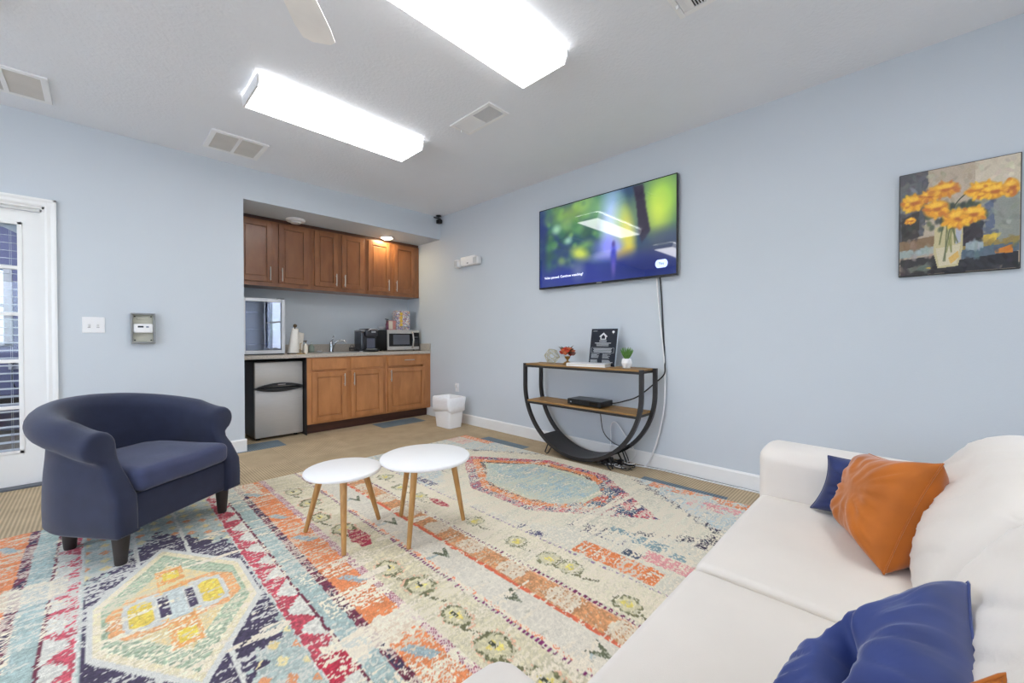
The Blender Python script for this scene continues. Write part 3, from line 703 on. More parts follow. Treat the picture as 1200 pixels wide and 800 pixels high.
MB().lathe([(.045, .9125), (.045, .922), (.04, .922), (.04, .917)], (1.605, 4.90, 0), 24).build('dish', BRASS, t, smooth=True, angle=40)
MB().tube([(1.60, 4.90, .918), (1.60, 4.90, 1.03), (1.615, 4.90, 1.035)], .004, 8).build('post', BRASS, t)
t = thing('soap_dispenser', 'slim white soap dispenser with a dark pump by the sink', 'soap dispenser', (1.668, 4.93, .912))
MB().lathe([(.022, .9125), (.024, .92), (.022, 1.0), (.012, 1.02), (.010, 1.03)], (1.668, 4.93, 0), 20).build('bottle', pmat('cream_ceramic', (236, 226, 208), .3), t, smooth=True, angle=40)
b = MB().tube([(1.668, 4.93, 1.028), (1.668, 4.93, 1.06)], .004, 8); b.tube([(1.68, 4.93, 1.06), (1.63, 4.92, 1.055)], .005, 8); b.build('pump', pmat('bronze', (92, 76, 52)), t)
t = thing('glass_bottle', 'small clear bottle of green soap left of the faucet', 'bottle', (1.86, 5.33, .912))
MB().lathe([(.03, .9125), (.032, .93), (.032, .985), (.015, 1.005), (.013, 1.015)], (1.87, 5.33, 0), 20).build('bottle', pmat('green_clear_plastic', (158, 172, 160), .15), t, smooth=True, angle=40)
b = MB().tube([(1.87, 5.33, 1.013), (1.87, 5.33, 1.04)], .005, 8); b.tube([(1.87, 5.335, 1.04), (1.865, 5.29, 1.037)], .005, 8); b.build('pump', PLASTIC, t)
tag(MB().lathe([(.012, .917), (.03, .922), (.034, .932), (.03, .932), (.024, .926), (.002, .926)], (1.945, 5.27, 0), 22, capt=True).build('soap_dish', PLASTIC, smooth=True, angle=40), 'tiny white dish beside the faucet base', 'dish')
t = thing('sink_strainer', 'dark wire sink strainer standing right of the faucet', 'strainer', (2.36, 5.27, .917))
b = MB()
for z, rr in ((.921, .03), (.95, .036), (.965, .034)): b.tube([(2.36 + rr * math.cos(a), 5.27 + rr * math.sin(a), z) for a in [2 * math.pi * k / 16 for k in range(16)]], .0035, 6, closed=True)
for k in range(10):
    a = 2 * math.pi * k / 10; b.tube([(2.36 + .03 * math.cos(a), 5.27 + .03 * math.sin(a), .921), (2.36 + .035 * math.cos(a), 5.27 + .035 * math.sin(a), .965)], .0025, 5)
b.build('basket', BLACKM, t)
MB().tube([(2.33, 5.27, .96), (2.34, 5.27, .99), (2.36, 5.27, 1.0), (2.38, 5.27, .99), (2.39, 5.27, .96)], .003, 6).build('handle', BLACKM, t)
tag(MB().lathe([(.03, .9125), (.04, .916), (.04, .924), (.035, .92), (.002, .919)], (2.405, 5.05, 0), 22).build('sponge_dish', PLASTIC, smooth=True, angle=40), 'flat white dish at the right edge of the sink', 'dish')

# coffee maker
t = thing('coffee_maker', 'black and grey single-cup coffee maker left of the microwave', 'coffee maker', (2.43, 5.08, .912))
MB().soft(2.385, 2.575, 4.99, 5.27, .935, 1.20, .03, 6).build('body', BLACK, t, smooth=True)
MB().soft(2.385, 2.575, 4.945, 5.27, .9125, .945, .012, 6).build('base', BLACK, t, smooth=True)
MB().box(2.42, 2.555, 4.944, 4.99, .945, .952, .002).build('drip_tray', STEEL, t)
MB().soft(2.40, 2.58, 4.94, 5.20, 1.10, 1.215, .035, 6).build('brew_head', pmat('dark_grey_plastic', (44, 44, 50), .25), t, smooth=True)
MB().tube([(2.42, 4.945, 1.18), (2.45, 4.925, 1.205), (2.52, 4.925, 1.205), (2.56, 4.945, 1.18)], .009, 8).build('handle', CHROME, t, smooth=True)
MB().soft(2.345, 2.40, 4.97, 5.16, .94, 1.175, .02, 5).build('water_tank', pmat('smoked_plastic', (48, 50, 56), .08), t, smooth=True)
MB().soft(2.343, 2.402, 4.965, 5.165, 1.175, 1.195, .008, 5).build('tank_lid', pmat('silver_plastic', (150, 150, 154), .3, metal=.4), t, smooth=True)
MB().box(2.43, 2.54, 4.983, 4.992, .96, 1.09, .004).build('front_panel', pmat('grey_panel', (88, 90, 104), .3), t)
MB().box(2.47, 2.53, 4.937, 4.942, 1.16, 1.185, .002).build('control_buttons', pmat('silver_plastic', (150, 150, 154)), t)

# microwave
t = thing('microwave', 'stainless front microwave with black window at the alcove corner', 'microwave', (2.97, 5.16, .912))
X0, X1, Z0, Z1, YF = 2.730, 3.222, .927, 1.203, 5.0
MB().box(X0, X1, YF + .02, 5.34, Z0, Z1, .004).build('body', BLACK, t)
b = MB()
for x in (X0 + .05, X1 - .05):
    for y in (YF + .06, 5.29): MB().lathe([(.014, .9125), (.014, .929)], (x, y, 0), 10).build('foot', BLACK, t)
XD = X1 - .10
b = MB(); b.box(X0, XD, YF, YF + .02, Z1 - .05, Z1, .002); b.box(X0, XD, YF, YF + .02, Z0, Z0 + .05, .002); b.box(X0, X0 + .022, YF, YF + .02, Z0 + .05, Z1 - .05, .002)
d = b.build('door', STEEL, t)
MB().box(X0 + .022, XD, YF + .003, YF + .02, Z0 + .05, Z1 - .05).build('window_frame', pmat('black_gloss', (10, 10, 12), .08), d)
MB().box(X0 + .085, XD - .055, YF + .001, YF + .004, Z0 + .075, Z1 - .065, .001).build('window', pmat('grey_mesh_glass', (92, 94, 102), .12), d)
MB().tube([(XD - .018, YF, Z1 - .028), (XD - .018, YF - .03, Z1 - .05), (XD - .012, YF - .038, (Z0 + Z1) / 2), (XD - .018, YF - .03, Z0 + .05), (XD - .018, YF, Z0 + .028)], .010, 10).build('handle', NICKEL, d, smooth=True)
b = MB(); b.box(XD + .001, X1, YF, YF + .02, Z1 - .035, Z1, .002); b.box(XD + .001, X1, YF, YF + .02, Z0, Z0 + .045, .002); b.build('panel_trim', STEEL, t)
p = MB().box(XD + .001, X1, YF + .001, YF + .02, Z0 + .045, Z1 - .035).build('control_panel', _M['black_gloss'], t)
b = MB()
for r0 in range(4):
    for c0 in range(3): b.box(XD + .018 + c0 * .024, XD + .033 + c0 * .024, YF - .001, YF + .002, Z0 + .06 + r0 * .024, Z0 + .073 + r0 * .024, .001)
b.box(XD + .018, XD + .082, YF - .001, YF + .002, Z0 + .165, Z0 + .185, .001); b.build('buttons', pmat('grey_buttons', (80, 82, 86), .4), p)

# things on the microwave
def speck_mat(name, cols, scale, base):
    m = bpy.data.materials.new(name); m.use_nodes = True; n = m.node_tree; b = n.nodes['Principled BSDF']
    t_ = n.nodes.new('ShaderNodeTexCoord'); v = n.nodes.new('ShaderNodeTexVoronoi'); v.inputs['Scale'].default_value = scale
    s = n.nodes.new('ShaderNodeSeparateColor'); ra = n.nodes.new('ShaderNodeValToRGB'); ra.color_ramp.interpolation = 'CONSTANT'
    k = len(cols)
    while len(ra.color_ramp.elements) < k: ra.color_ramp.elements.new(.5)
    for i, c_ in enumerate(cols): ra.color_ramp.elements[i].position = i / k; ra.color_ramp.elements[i].color = lin(c_) + (1,)
    n.links.new(t_.outputs['Object'], v.inputs[0]); n.links.new(v.outputs['Color'], s.inputs[0]); n.links.new(s.outputs[0], ra.inputs[0]); n.links.new(ra.outputs[0], b.inputs['Base Color'])
    b.inputs['Roughness'].default_value = .45; return m
t = thing('snack_box', 'tall colourful patterned snack box on top of the microwave', 'box', (3.03, 5.16, 1.203))
MB().box(2.925, 3.135, 5.10, 5.22, 1.204, 1.475, .003).build('carton', speck_mat('confetti_print', [(222, 220, 220), (214, 206, 210), (136, 112, 150), (222, 190, 120), (200, 140, 150), (96, 98, 148), (228, 228, 226), (118, 150, 166)], 95, 0), t)
b = MB()
for k in range(4): b.lathe([(.024, 0), (.024, .0015)], (2.995, 5.0985, 1.43 - k * .05), 14, 'Y')
b.build('yellow_emblem', pmat('yellow_print', (232, 190, 70), .5), t)
t = thing('tea_box', 'small pink and cream box next to the patterned snack box', 'box', (2.84, 5.16, 1.203))
MB().box(2.80, 2.91, 5.10, 5.17, 1.204, 1.335, .002).build('carton', pmat('pink_carton', (196, 130, 124), .5), t)
MB().box(2.802, 2.862, 5.0985, 5.1005, 1.215, 1.325).build('front_panel', pmat('cream_panel', (226, 214, 196), .5), t)
t = thing('condiment_bottle', 'little dark purple bottle with a black spout on the microwave', 'bottle', (2.775, 5.10, 1.203))
MB().lathe([(.02, 1.2035), (.021, 1.21), (.021, 1.28), (.01, 1.30), (.009, 1.315)], (2.778, 5.10, 0), 18).build('bottle', pmat('plum_glass', (104, 52, 78), .2), t, smooth=True, angle=40)
b = MB().tube([(2.778, 5.10, 1.31), (2.778, 5.10, 1.345)], .006, 8); b.tube([(2.80, 5.10, 1.345), (2.745, 5.09, 1.35)], .006, 8); b.build('spout', BLACK, t)
tag(MB().lathe([(.03, 1.2035), (.05, 1.22), (.062, 1.25), (.058, 1.25), (.045, 1.222), (.002, 1.212)], (2.80, 5.265, 0), 26).build('white_bowl', PLASTIC, smooth=True, angle=50), 'white bowl at the left end of the microwave top', 'bowl')

# trash can
t = thing('trash_can', 'white plastic trash can with a white liner beside the baseboard', 'trash can', (3.02, 4.03, 0))
def rect_loop(cx, cy, hx, hy, z, r=.03, n=5):
    p = []
    for sx, sy, a in ((1, 1, 0), (-1, 1, 90), (-1, -1, 180), (1, -1, 270)):
        for k in range(n): an = R(a + 90 * k / (n - 1)); p.append((cx + sx * (hx - r) + r * math.cos(an), cy + sy * (hy - r) + r * math.sin(an), z))
    return p
b = MB(); g = b.grid([rect_loop(3.02, 4.03, .100 + .028 * u, .135 + .034 * u, .003 + .365 * u) for u in (0, .04, .3, .6, 1.)] + [rect_loop(3.02, 4.03, .120, .160, .368), rect_loop(3.02, 4.03, .098, .13, .02)], True)
b.bm.faces.new(g[0][::-1]); b.bm.faces.new(g[-1]); b.build('bin', pmat('bright_white_plastic', (250, 250, 249), .35, var=.01), t, smooth=True, angle=40)
b = MB(); rows = []
for i, (ex, z) in enumerate(((-.025, .30), (-.010, .36), (.000, .374), (.006, .365), (.006, .33), (.004, .28), (.001, .225), (-.006, .222), (-.010, .27))):
    row = rect_loop(3.02, 4.03, .129 + ex, .170 + ex, z, .035, 9)
    rows.append([Vector(q) + Vector((fold(q, (25, 25, 14), .014 if i < 6 else .008, 3.), fold(q, (25, 25, 14), .010, 9.), fold(q, (9, 9, 2), .075 if i in (6, 7) else (.04 if i in (5, 8) else .006), 5.))) for q in row])
b.grid(rows, True)
b.build('liner', pmat('white_liner', (250, 250, 250), .45, var=.03, vscale=30), t, smooth=True)
t = thing('wall_outlet', 'white outlet low on the wall above the trash can', 'outlet', (XB, 4.19, .44))
MB().box(XB - .006, XB - .001, 4.152, 4.228, .39, .50, .003).build('cover_plate', PLASTIC, t)
MB().box(XB - .03, XB - .006, 4.172, 4.208, .445, .485, .006).build('plug', PLASTIC, t)

# wall plates
t = thing('light_switch', 'white double light switch plate beside the white door', 'light switch', (-.022, YA, 1.2))
MB().box(-.084, .041, YA - .007, YA - .001, 1.137, 1.262, .003).build('cover_plate', PLASTIC, t)
for x in (-.046, .003):
    MB().box(x - .006, x + .006, YA - .018, YA - .006, 1.186, 1.206, .002).build('toggle', pmat('grey_toggle', (214, 214, 212), .4), t)
    MB().box(x - .008, x + .008, YA - .0085, YA - .006, 1.178, 1.182).build('slot', pmat('slot_grey', (150, 150, 152), .6), t)
t = thing('thermostat_guard', 'beige clear thermostat lock box on the wall by the alcove', 'guard', (.265, YA, 1.176))
BEIGE = pmat('beige_plastic', (190, 188, 172), .4); GREYB = pmat('grey_plastic_edge', (138, 140, 140), .3)
b = MB(); x0, x1, z0, z1 = .189, .342, 1.05, 1.303; f = .014
b.box(x0, x1, YA - .045, YA - .001, z1 - f, z1, .004); b.box(x0, x1, YA - .045, YA - .001, z0, z0 + f, .004); b.box(x0, x0 + f, YA - .045, YA - .001, z0 + f, z1 - f, .004); b.box(x1 - f, x1, YA - .045, YA - .001, z0 + f, z1 - f, .004)
b.build('frame', GREYB, t)
MB().box(x0 + f, x1 - f, YA - .008, YA - .001, z0 + f, z1 - f).build('back_plate', BEIGE, t)
b = MB()
for x in (x0 + .026, x1 - .026):
    for z in (z0 + .028, z1 - .028): b.lathe([(.006, YA - .012), (.006, YA - .007)], (x, 0, z), 10, 'Y')
b.build('screw', pmat('screw_dark', (70, 70, 66), .4, metal=.5), t)
b = MB(); b.box(x0 + .04, x1 - .04, YA - .014, YA - .007, z1 - .055, z1 - .025, .003); b.box(x0 + .05, x1 - .05, YA - .014, YA - .007, z0 + .02, z0 + .03, .002); b.build('latch', BEIGE, t)
t = thing('thermostat', 'white digital thermostat inside the beige lock box', 'thermostat', (.265, YA - .01, 1.175))
MB().soft(.204, .328, YA - .04, YA - .0085, 1.138, 1.214, .012, 6).build('body', PLASTIC, t, smooth=True)
MB().box(.232, .267, YA - .0412, YA - .039, 1.183, 1.197).build('display', pmat('lcd_dark', (62, 70, 74), .2), t)
MB().box(.283, .300, YA - .0412, YA - .039, 1.183, 1.195, .001).build('buttons', pmat('button_grey', (120, 130, 150), .4), t)

# ---------------------------------------------------------------- television
def grid_faces(h, w_):
    i = np.arange(h - 1)[:, None] * w_ + np.arange(w_ - 1)[None, :]
    return np.stack([i, i + 1, i + w_ + 1, i + w_], -1).reshape(-1, 4)
def blob(img, S, Tt, cx, cy, rx, ry, col, a=1., soft=.5, rot=0.):
    dx, dy = S - cx, Tt - cy; c_, s_ = math.cos(rot), math.sin(rot)
    d = np.sqrt(((dx * c_ + dy * s_) / rx) ** 2 + ((-dx * s_ + dy * c_) / ry) ** 2)
    k = np.clip((1 + soft - d) / (2 * soft) if soft > 0 else (d < 1), 0, 1) * a
    img[:] = img * (1 - k[..., None]) + np.asarray(col, float) * k[..., None]
def poly_mask(S, Tt, pts):
    inside = np.zeros(S.shape, bool); n = len(pts)
    for i in range(n):
        x1, y1 = pts[i]; x2, y2 = pts[(i + 1) % n]
        if y1 == y2: continue
        cond = ((y1 > Tt) != (y2 > Tt)) & (S < (x2 - x1) * (Tt - y1) / (y2 - y1) + x1)
        inside ^= cond
    return inside
TVX = 3.222; TY0, TY1, TZ0, TZ1 = 1.302, 2.737, 1.598, 2.411
t = thing('television', 'large wall-mounted flat screen television showing a blurred woodland picture', 'television', (3.25, 2.02, 2.0))
MB().box(TVX + .004, TVX + .032, TY0, TY1, TZ0, TZ1, .004).build('body', BLACK, t)
b = MB(); bz = .007
b.box(TVX - .002, TVX + .006, TY0, TY0 + bz, TZ0, TZ1); b.box(TVX - .002, TVX + .006, TY1 - bz, TY1, TZ0, TZ1); b.box(TVX - .002, TVX + .006, TY0 + bz, TY1 - bz, TZ1 - bz, TZ1); b.box(TVX - .002, TVX + .006, TY0 + bz, TY1 - bz, TZ0, TZ0 + .016)
b.build('bezel', pmat('dark_bezel', (26, 26, 30), .3, metal=.3), t)
MB().box(TVX - .004, TVX, 1.99, 2.045, TZ0 + .003, TZ0 + .012).build('badge', pmat('badge_grey', (150, 150, 155), .4), t)
MB().box(TVX + .032, XB - .001, 1.75, 2.29, 1.85, 2.2).build('wall_mount', BLACKM, t)
def tv_image():
    W_, H_ = 180, 102
    S, Tt = np.meshgrid(np.linspace(0, 1.77, W_), np.linspace(0, 1, H_)); img = np.zeros((H_, W_, 3)) + (44, 66, 92)
    r2 = np.random.default_rng(5)
    for k in range(190):
        x, y = r2.random() * 1.2, .22 + r2.random() * .78; g = r2.random() ** 2
        col = [(40, 78, 84), (58, 108, 70), (90, 142, 84), (34, 56, 98), (120, 160, 92), (40, 70, 60)][r2.integers(6)]
        blob(img, S, Tt, x, y, .03 + .09 * g, .028 + .07 * g, col, .6, .45)
    blob(img, S, Tt, .04, .5, .07, .9, (26, 40, 96), .8, .6); blob(img, S, Tt, .5, .88, .28, .10, (140, 168, 70), .6, .7)
    blob(img, S, Tt, .9, .86, .2, .14, (120, 170, 110), .6, .7); blob(img, S, Tt, .27, .72, .06, .05, (150, 190, 160), .8, .6); blob(img, S, Tt, .45, .55, .05, .04, (150, 190, 170), .8, .6)
    blob(img, S, Tt, 1.05, .72, .12, .30, (150, 176, 222), .9, .7); blob(img, S, Tt, 1.08, .55, .12, .2, (190, 200, 240), .6, .7)
    blob(img, S, Tt, 1.05, .38, .18, .13, (126, 130, 226), .95, .6); blob(img, S, Tt, 1.0, .28, .22, .05, (176, 178, 232), .8, .7)
    blob(img, S, Tt, 1.62, .78, .22, .3, (136, 178, 72), .95, .6); blob(img, S, Tt, 1.58, .65, .1, .2, (196, 206, 80), .6, .7); blob(img, S, Tt, 1.2, .62, .12, .2, (150, 178, 92), .7, .7)
    blob(img, S, Tt, 1.25, .45, .07, .26, (196, 186, 70), .85, .6, .12); blob(img, S, Tt, 1.18, .27, .12, .06, (190, 160, 50), .8, .6, .4)
    m_ = poly_mask(S, Tt, [(1.30, 1.0), (1.42, 1.0), (1.45, .75), (1.50, .48), (1.40, .36), (1.37, .5), (1.34, .8)]); img[m_] = (44, 40, 56)
    blob(img, S, Tt, 1.65, .38, .2, .1, (60, 70, 96), .8, .6); blob(img, S, Tt, 1.60, .24, .3, .08, (60, 66, 76), .8, .6)
    blob(img, S, Tt, .62, .36, .12, .07, (186, 196, 80), .9, .6, -.5); blob(img, S, Tt, .35, .3, .05, .05, (150, 180, 80), .6, .6)
    blob(img, S, Tt, .9, .10, 1.1, .17, (34, 44, 128), .85, .45); blob(img, S, Tt, 1.5, .1, .4, .12, (20, 32, 84), .7, .6); blob(img, S, Tt, .6, .16, .08, .1, (110, 120, 140), .6, .7)
    blob(img, S, Tt, 1.07, .26, .035, .13, (48, 56, 160), .9, .4); blob(img, S, Tt, 1.07, .41, .02, .035, (70, 62, 130), .9, .4); blob(img, S, Tt, 1.07, .14, .025, .1, (110, 90, 160), .6, .5)
    for _ in range(2): img[1:-1, 1:-1] = (img[:-2, 1:-1] + img[2:, 1:-1] + img[1:-1, :-2] + img[1:-1, 2:] + 2 * img[1:-1, 1:-1]) / 6
    return img
img = tv_image(); H_, W_ = img.shape[:2]
ss, tt = np.meshgrid(np.linspace(0, 1, W_), np.linspace(0, 1, H_))
V = np.stack([np.full(ss.shape, TVX + .001), (TY1 - bz) - ss * (TY1 - TY0 - 2 * bz), TZ0 + .016 + tt * (TZ1 - TZ0 - .016 - bz)], -1).reshape(-1, 3)
scr = colour_mesh('screen', V, grid_faces(H_, W_), nlin(img).reshape(-1, 3), vcmat('screen_picture', .03, .0, 10, 0, emit=1.55, spec=.5, coat=.32), t, True)
RB = (R(90), 0, R(-90))
text('Video paused. Continue watching?', 'screen_text', (TVX - .0015, 2.665, 1.706), RB, .034, emat('screen_white', (235, 238, 255), 1.), t)
b = MB(); b.prism([(1.43 + .026 * math.cos(a) + (.026 if math.cos(a) > 0 else -.026), 1.706 + .034 * math.sin(a)) for a in [2 * math.pi * k / 32 + .01 for k in range(32)]], lambda y, z, x: (x, y, z), TVX - .001, TVX + .001)
b.build('screen_button', emat('screen_button_blue', (190, 205, 255), .9), t)
text('Yes', 'screen_button_text', (TVX - .002, 1.43, 1.706), RB, .03, emat('screen_navy', (60, 70, 140), .8), t, 'CENTER')

# ---------------------------------------------------------------- painting
PX = 3.252; PY0, PY1, PZ0, PZ1 = -.418, .028, 1.452, 2.038
t = thing('painting', 'framed painting of yellow flowers in a glass vase on the right wall', 'painting', (3.266, -.195, 1.745))
MB().box(PX + .001, XB - .001, PY0, PY1, PZ0, PZ1, .003).build('frame', pmat('black_canvas_edge', (34, 32, 32), .5), t)
def painting_image():
    W_, H_ = 170, 222; ar = H_ / W_
    S, Tt = np.meshgrid(np.linspace(0, 1, W_), np.linspace(0, 1, H_)); img = np.zeros((H_, W_, 3)) + (176, 160, 140); r2 = np.random.default_rng(9)
    def P(pts, col, jit=.02):
        q = [(x + r2.normal() * jit * .3, 1 - y + r2.normal() * jit * .3) for x, y in pts]; m_ = poly_mask(S, Tt, q); img[m_] = col
    P([(0, 0), (.27, 0), (.25, .22), (.22, .62), (0, .66)], (84, 84, 88)); P([(0, .12), (.2, .1), (.2, .36), (0, .4)], (102, 104, 106)); P([(.02, .42), (.18, .38), (.19, .64), (.02, .66)], (58, 54, 50))
    P([(.27, 0), (.65, 0), (.62, .62), (.24, .62)], (186, 170, 150)); P([(.66, 0), (1, 0), (1, .34), (.66, .3)], (206, 194, 172)); P([(.70, .3), (1, .34), (1, .78), (.72, .8)], (142, 146, 138))
    P([(.72, .42), (.80, .36), (.82, .62), (.74, .64)], (96, 106, 130)); P([(.72, .66), (.84, .64), (.84, .92), (.72, .92)], (110, 116, 124)); P([(.73, .68), (.83, .68), (.82, .85), (.74, .86)], (222, 186, 74))
    P([(.55, .56), (.72, .52), (.72, .80), (.56, .82)], (52, 46, 52)); P([(0, .66), (.4, .64), (.4, .76), (0, .78)], (132, 106, 78)); P([(0, .76), (.46, .73), (.46, .79), (0, .84)], (156, 168, 164))
    P([(.54, .78), (1, .72), (1, .80), (.54, .84)], (150, 130, 74)); P([(.54, .80), (1, .77), (1, .86), (.54, .88)], (88, 104, 118)); P([(0, .83), (.45, .80), (.45, 1), (0, 1)], (48, 44, 44)); P([(.45, .88), (1, .86), (1, 1), (.4, 1)], (40, 40, 46))
    P([(.58, .74), (.72, .72), (.72, .80), (.58, .81)], (150, 164, 168)); P([(.82, .82), (.94, .8), (.95, .85), (.82, .86)], (204, 128, 42)); P([(.06, .93), (.3, .90), (.3, .96), (.1, .98)], (104, 108, 96)); P([(.2, .95), (.28, .93), (.29, .95)], (220, 180, 60))
    for k in range(420):
        x, y = r2.random(), r2.random(); i, j = int(y * (H_ - 1)), int(x * (W_ - 1)); col = np.clip(img[i, j] + r2.normal(0, 11) + r2.normal(0, 3, 3), 0, 255)
        blob(img, S, Tt, x, y, .02 + .03 * r2.random(), .012 + .01 * r2.random(), col, .7, .3, r2.random() * 3)
    # vase and stems
    P([(.32, .56), (.56, .53), (.56, .78), (.52, .94), (.35, .95), (.31, .80)], (196, 184, 140), .0); P([(.33, .76), (.54, .74), (.51, .92), (.36, .93)], (208, 198, 168), .0); P([(.50, .56), (.55, .56), (.54, .72), (.50, .74)], (176, 178, 190), .0)
    P([(.44, .86), (.52, .8), (.53, .86), (.46, .92)], (214, 174, 96), .0)
    for k in range(8):
        x0, x1 = .40 + .013 * k, .36 + .02 * ((k * 5) % 8) + .03 * r2.random()
        for q in range(24): u = q / 23; blob(img, S, Tt, x0 + (x1 - x0) * u, 1 - (.5 + (.22 + .08 * (k % 3)) * u), .006, .010, [(92, 100, 58), (128, 130, 76), (70, 80, 48)][k % 3], .7, .5)
    for k in range(60):
        blob(img, S, Tt, .25 + .5 * r2.random(), 1 - (.36 + .22 * r2.random()), .03, .022, [(62, 76, 58), (82, 96, 66), (48, 56, 52)][r2.integers(3)], .75, .4, r2.random() * 3)
    for q in range(20): u = q / 19; blob(img, S, Tt, .48 + .1 * u, 1 - (.42 - .14 * math.sqrt(u)), .006, .006, (60, 66, 48), .9, .3)
    fl = [(.12, .29, .13, .09, 0), (.10, .46, .06, .035, 0), (.27, .25, .11, .06, 1), (.40, .21, .15, .075, 1), (.33, .38, .13, .09, 0), (.52, .50, .15, .095, 0), (.64, .48, .12, .08, 0), (.72, .27, .15, .08, 0), (.80, .30, .12, .075, 0), (.93, .29, .075, .09, 1)]
    for fx_, fy, rx, ry, k2 in fl:
        rx *= .9; ry *= .95; blob(img, S, Tt, fx_, 1 - fy, rx * .95, ry * .95, (222, 150, 40), 1., .15)
        for k in range(26):
            a = r2.random() * 6.28; d = .35 + .6 * r2.random(); col = [(250, 196, 56), (236, 164, 40), (244, 180, 48), (206, 120, 42)][r2.integers(4)] if not k2 else [(232, 164, 58), (206, 124, 46), (240, 180, 60), (196, 112, 52)][r2.integers(4)]
            blob(img, S, Tt, fx_ + rx * d * math.cos(a), 1 - fy + ry * d * math.sin(a), rx * .24, ry * .20, col, .85, .35, a)
        blob(img, S, Tt, fx_ + .01, 1 - fy, rx * .32, ry * .3, (188, 100, 40), .9, .4); blob(img, S, Tt, fx_, 1 - fy + ry * .45, rx * .6, ry * .3, (255, 208, 70), .8, .4)
    return img
img = painting_image(); H_, W_ = img.shape[:2]
ss, tt = np.meshgrid(np.linspace(0, 1, W_), np.linspace(0, 1, H_)); e_ = .004
V = np.stack([np.full(ss.shape, PX), PY1 - e_ - ss * (PY1 - PY0 - 2 * e_), PZ0 + e_ + tt * (PZ1 - PZ0 - 2 * e_)], -1).reshape(-1, 3)
colour_mesh('canvas', V, grid_faces(H_, W_), nlin(img).reshape(-1, 3), vcmat('painted_canvas', .45, .08, 150, .25), t, True)

# ---------------------------------------------------------------- half-circle console
CX0, CX1, CYC, CZC, CR, CTOP = 2.93, 3.20, 2.072, .642, .610, .848
t = thing('console_table', 'half-circle black metal console table with two wooden shelves under the television', 'console table', (3.065, CYC, 0))
def ring_path(n=48):
    p = [(CYC + CR, CTOP)] + [(CYC + CR, CTOP - (CTOP - CZC) * k / 4) for k in range(1, 4)]
    p += [(CYC + CR * math.cos(a), CZC - CR * math.sin(a)) for a in [math.pi * k / n for k in range(n + 1)]]
    return p + [(CYC - CR, CTOP - (CTOP - CZC) * k / 4) for k in (3, 2, 1)] + [(CYC - CR, CTOP)]
def offset_path(p, d):
    out = []
    for i, (y, z) in enumerate(p):
        a = p[max(0, i - 1)]; c_ = p[min(len(p) - 1, i + 1)]; ty, tz = c_[0] - a[0], c_[1] - a[1]; l = math.hypot(ty, tz); out.append((y - tz / l * d, z + ty / l * d))
    return out
for x in (CX0, CX1 - .03):
    p = ring_path(); po, pi_ = offset_path(p, -.015), offset_path(p, .015); b = MB()
    b.grid([[(x, y, z) for y, z in po], [(x + .03, y, z) for y, z in po], [(x + .03, y, z) for y, z in pi_], [(x, y, z) for y, z in pi_], [(x, y, z) for y, z in po]])
    bmesh.ops.remove_doubles(b.bm, verts=b.bm.verts, dist=1e-5); bmesh.ops.holes_fill(b.bm, edges=b.bm.edges)
    b.build('ring_frame', BLACKM, t, smooth=True, angle=40)
for z, hw, nm in ((CTOP, CR - .016, 'top_shelf'), (.497, math.sqrt(CR ** 2 - (CZC - .48) ** 2) - .016, 'lower_shelf')):
    MB().box(CX0 + .004, CX1 - .004, CYC - hw, CYC + hw, z - .016, z, .002).build(nm, SHELFWOOD, t)
    b = MB(); b.box(CX0 + .002, CX0 + .02, CYC - hw, CYC + hw, z - .036, z - .017); b.box(CX1 - .02, CX1 - .002, CYC - hw, CYC + hw, z - .036, z - .017)
    b.box(CX0 + .02, CX1 - .02, CYC - hw, CYC - hw + .018, z - .036, z - .017); b.box(CX0 + .02, CX1 - .02, CYC + hw - .018, CYC + hw, z - .036, z - .017)
    b.build('shelf_frame', BLACKM, t)
A = [R(90 + d) for d in range(-40, 41, 4)]
poly = [(CYC + (CR - .004) * math.cos(a), CZC - (CR - .004) * math.sin(a)) for a in A] + [(CYC + (CR - .013) * math.cos(a), CZC - (CR - .013) * math.sin(a)) for a in A[::-1]]
MB().prism(poly, lambda y, z, x: (x, y, z), CX0 + .028, CX1 - .028).build('bottom_plate', BLACKM, t, smooth=True, angle=30)
for y in (CYC + .31, CYC - .31):
    for x in (CX0 + .01, CX1 - .03):
        s = 1 if y > CYC else -1
        MB().tube([(x + .008, y - .04 * s, .10), (x + .008, y + .01 * s, .02), (x + .008, y + .03 * s, .0075), (x + .008, y + .05 * s, .02), (x + .008, y + .01 * s, .112)], .006, 8).build('foot', BLACKM, t, smooth=True)

# things on the console
def strut(b, p, q, r): b.tube([p, q], r, 6)
t = thing('wire_ornament', 'pale geometric wire ornament on the console beside the red flowers', 'ornament', (3.06, 2.44, CTOP))
bm_ = bmesh.new(); bmesh.ops.create_icosphere(bm_, subdivisions=1, radius=.074); bmesh.ops.rotate(bm_, verts=bm_.verts, cent=(0, 0, 0), matrix=Matrix.Rotation(R(20), 3, 'X') @ Matrix.Rotation(R(37), 3, 'Y'))
zmin = min(v.co.z for v in bm_.verts); c_ = Vector((3.06, 2.44, CTOP + .004 - zmin)); b = MB()
for e in bm_.edges: strut(b, e.verts[0].co + c_, e.verts[1].co + c_, .0032)
b.build('wire_frame', pmat('champagne_metal', (196, 190, 160), .4, metal=.4), t); bm_.free()
t = thing('flower_arrangement', 'small red and brown flower bunch in a gold footed vase', 'flowers', (3.06, 2.255, CTOP))
MB().lathe([(.042, CTOP + .0005), (.045, CTOP + .008), (.03, CTOP + .022), (.010, CTOP + .032), (.009, CTOP + .045), (.024, CTOP + .062), (.028, CTOP + .078), (.024, CTOP + .078)], (3.06, 2.255, 0), 24).build('vase', BRASS, t, smooth=True, angle=40)
r3 = random.Random(4)
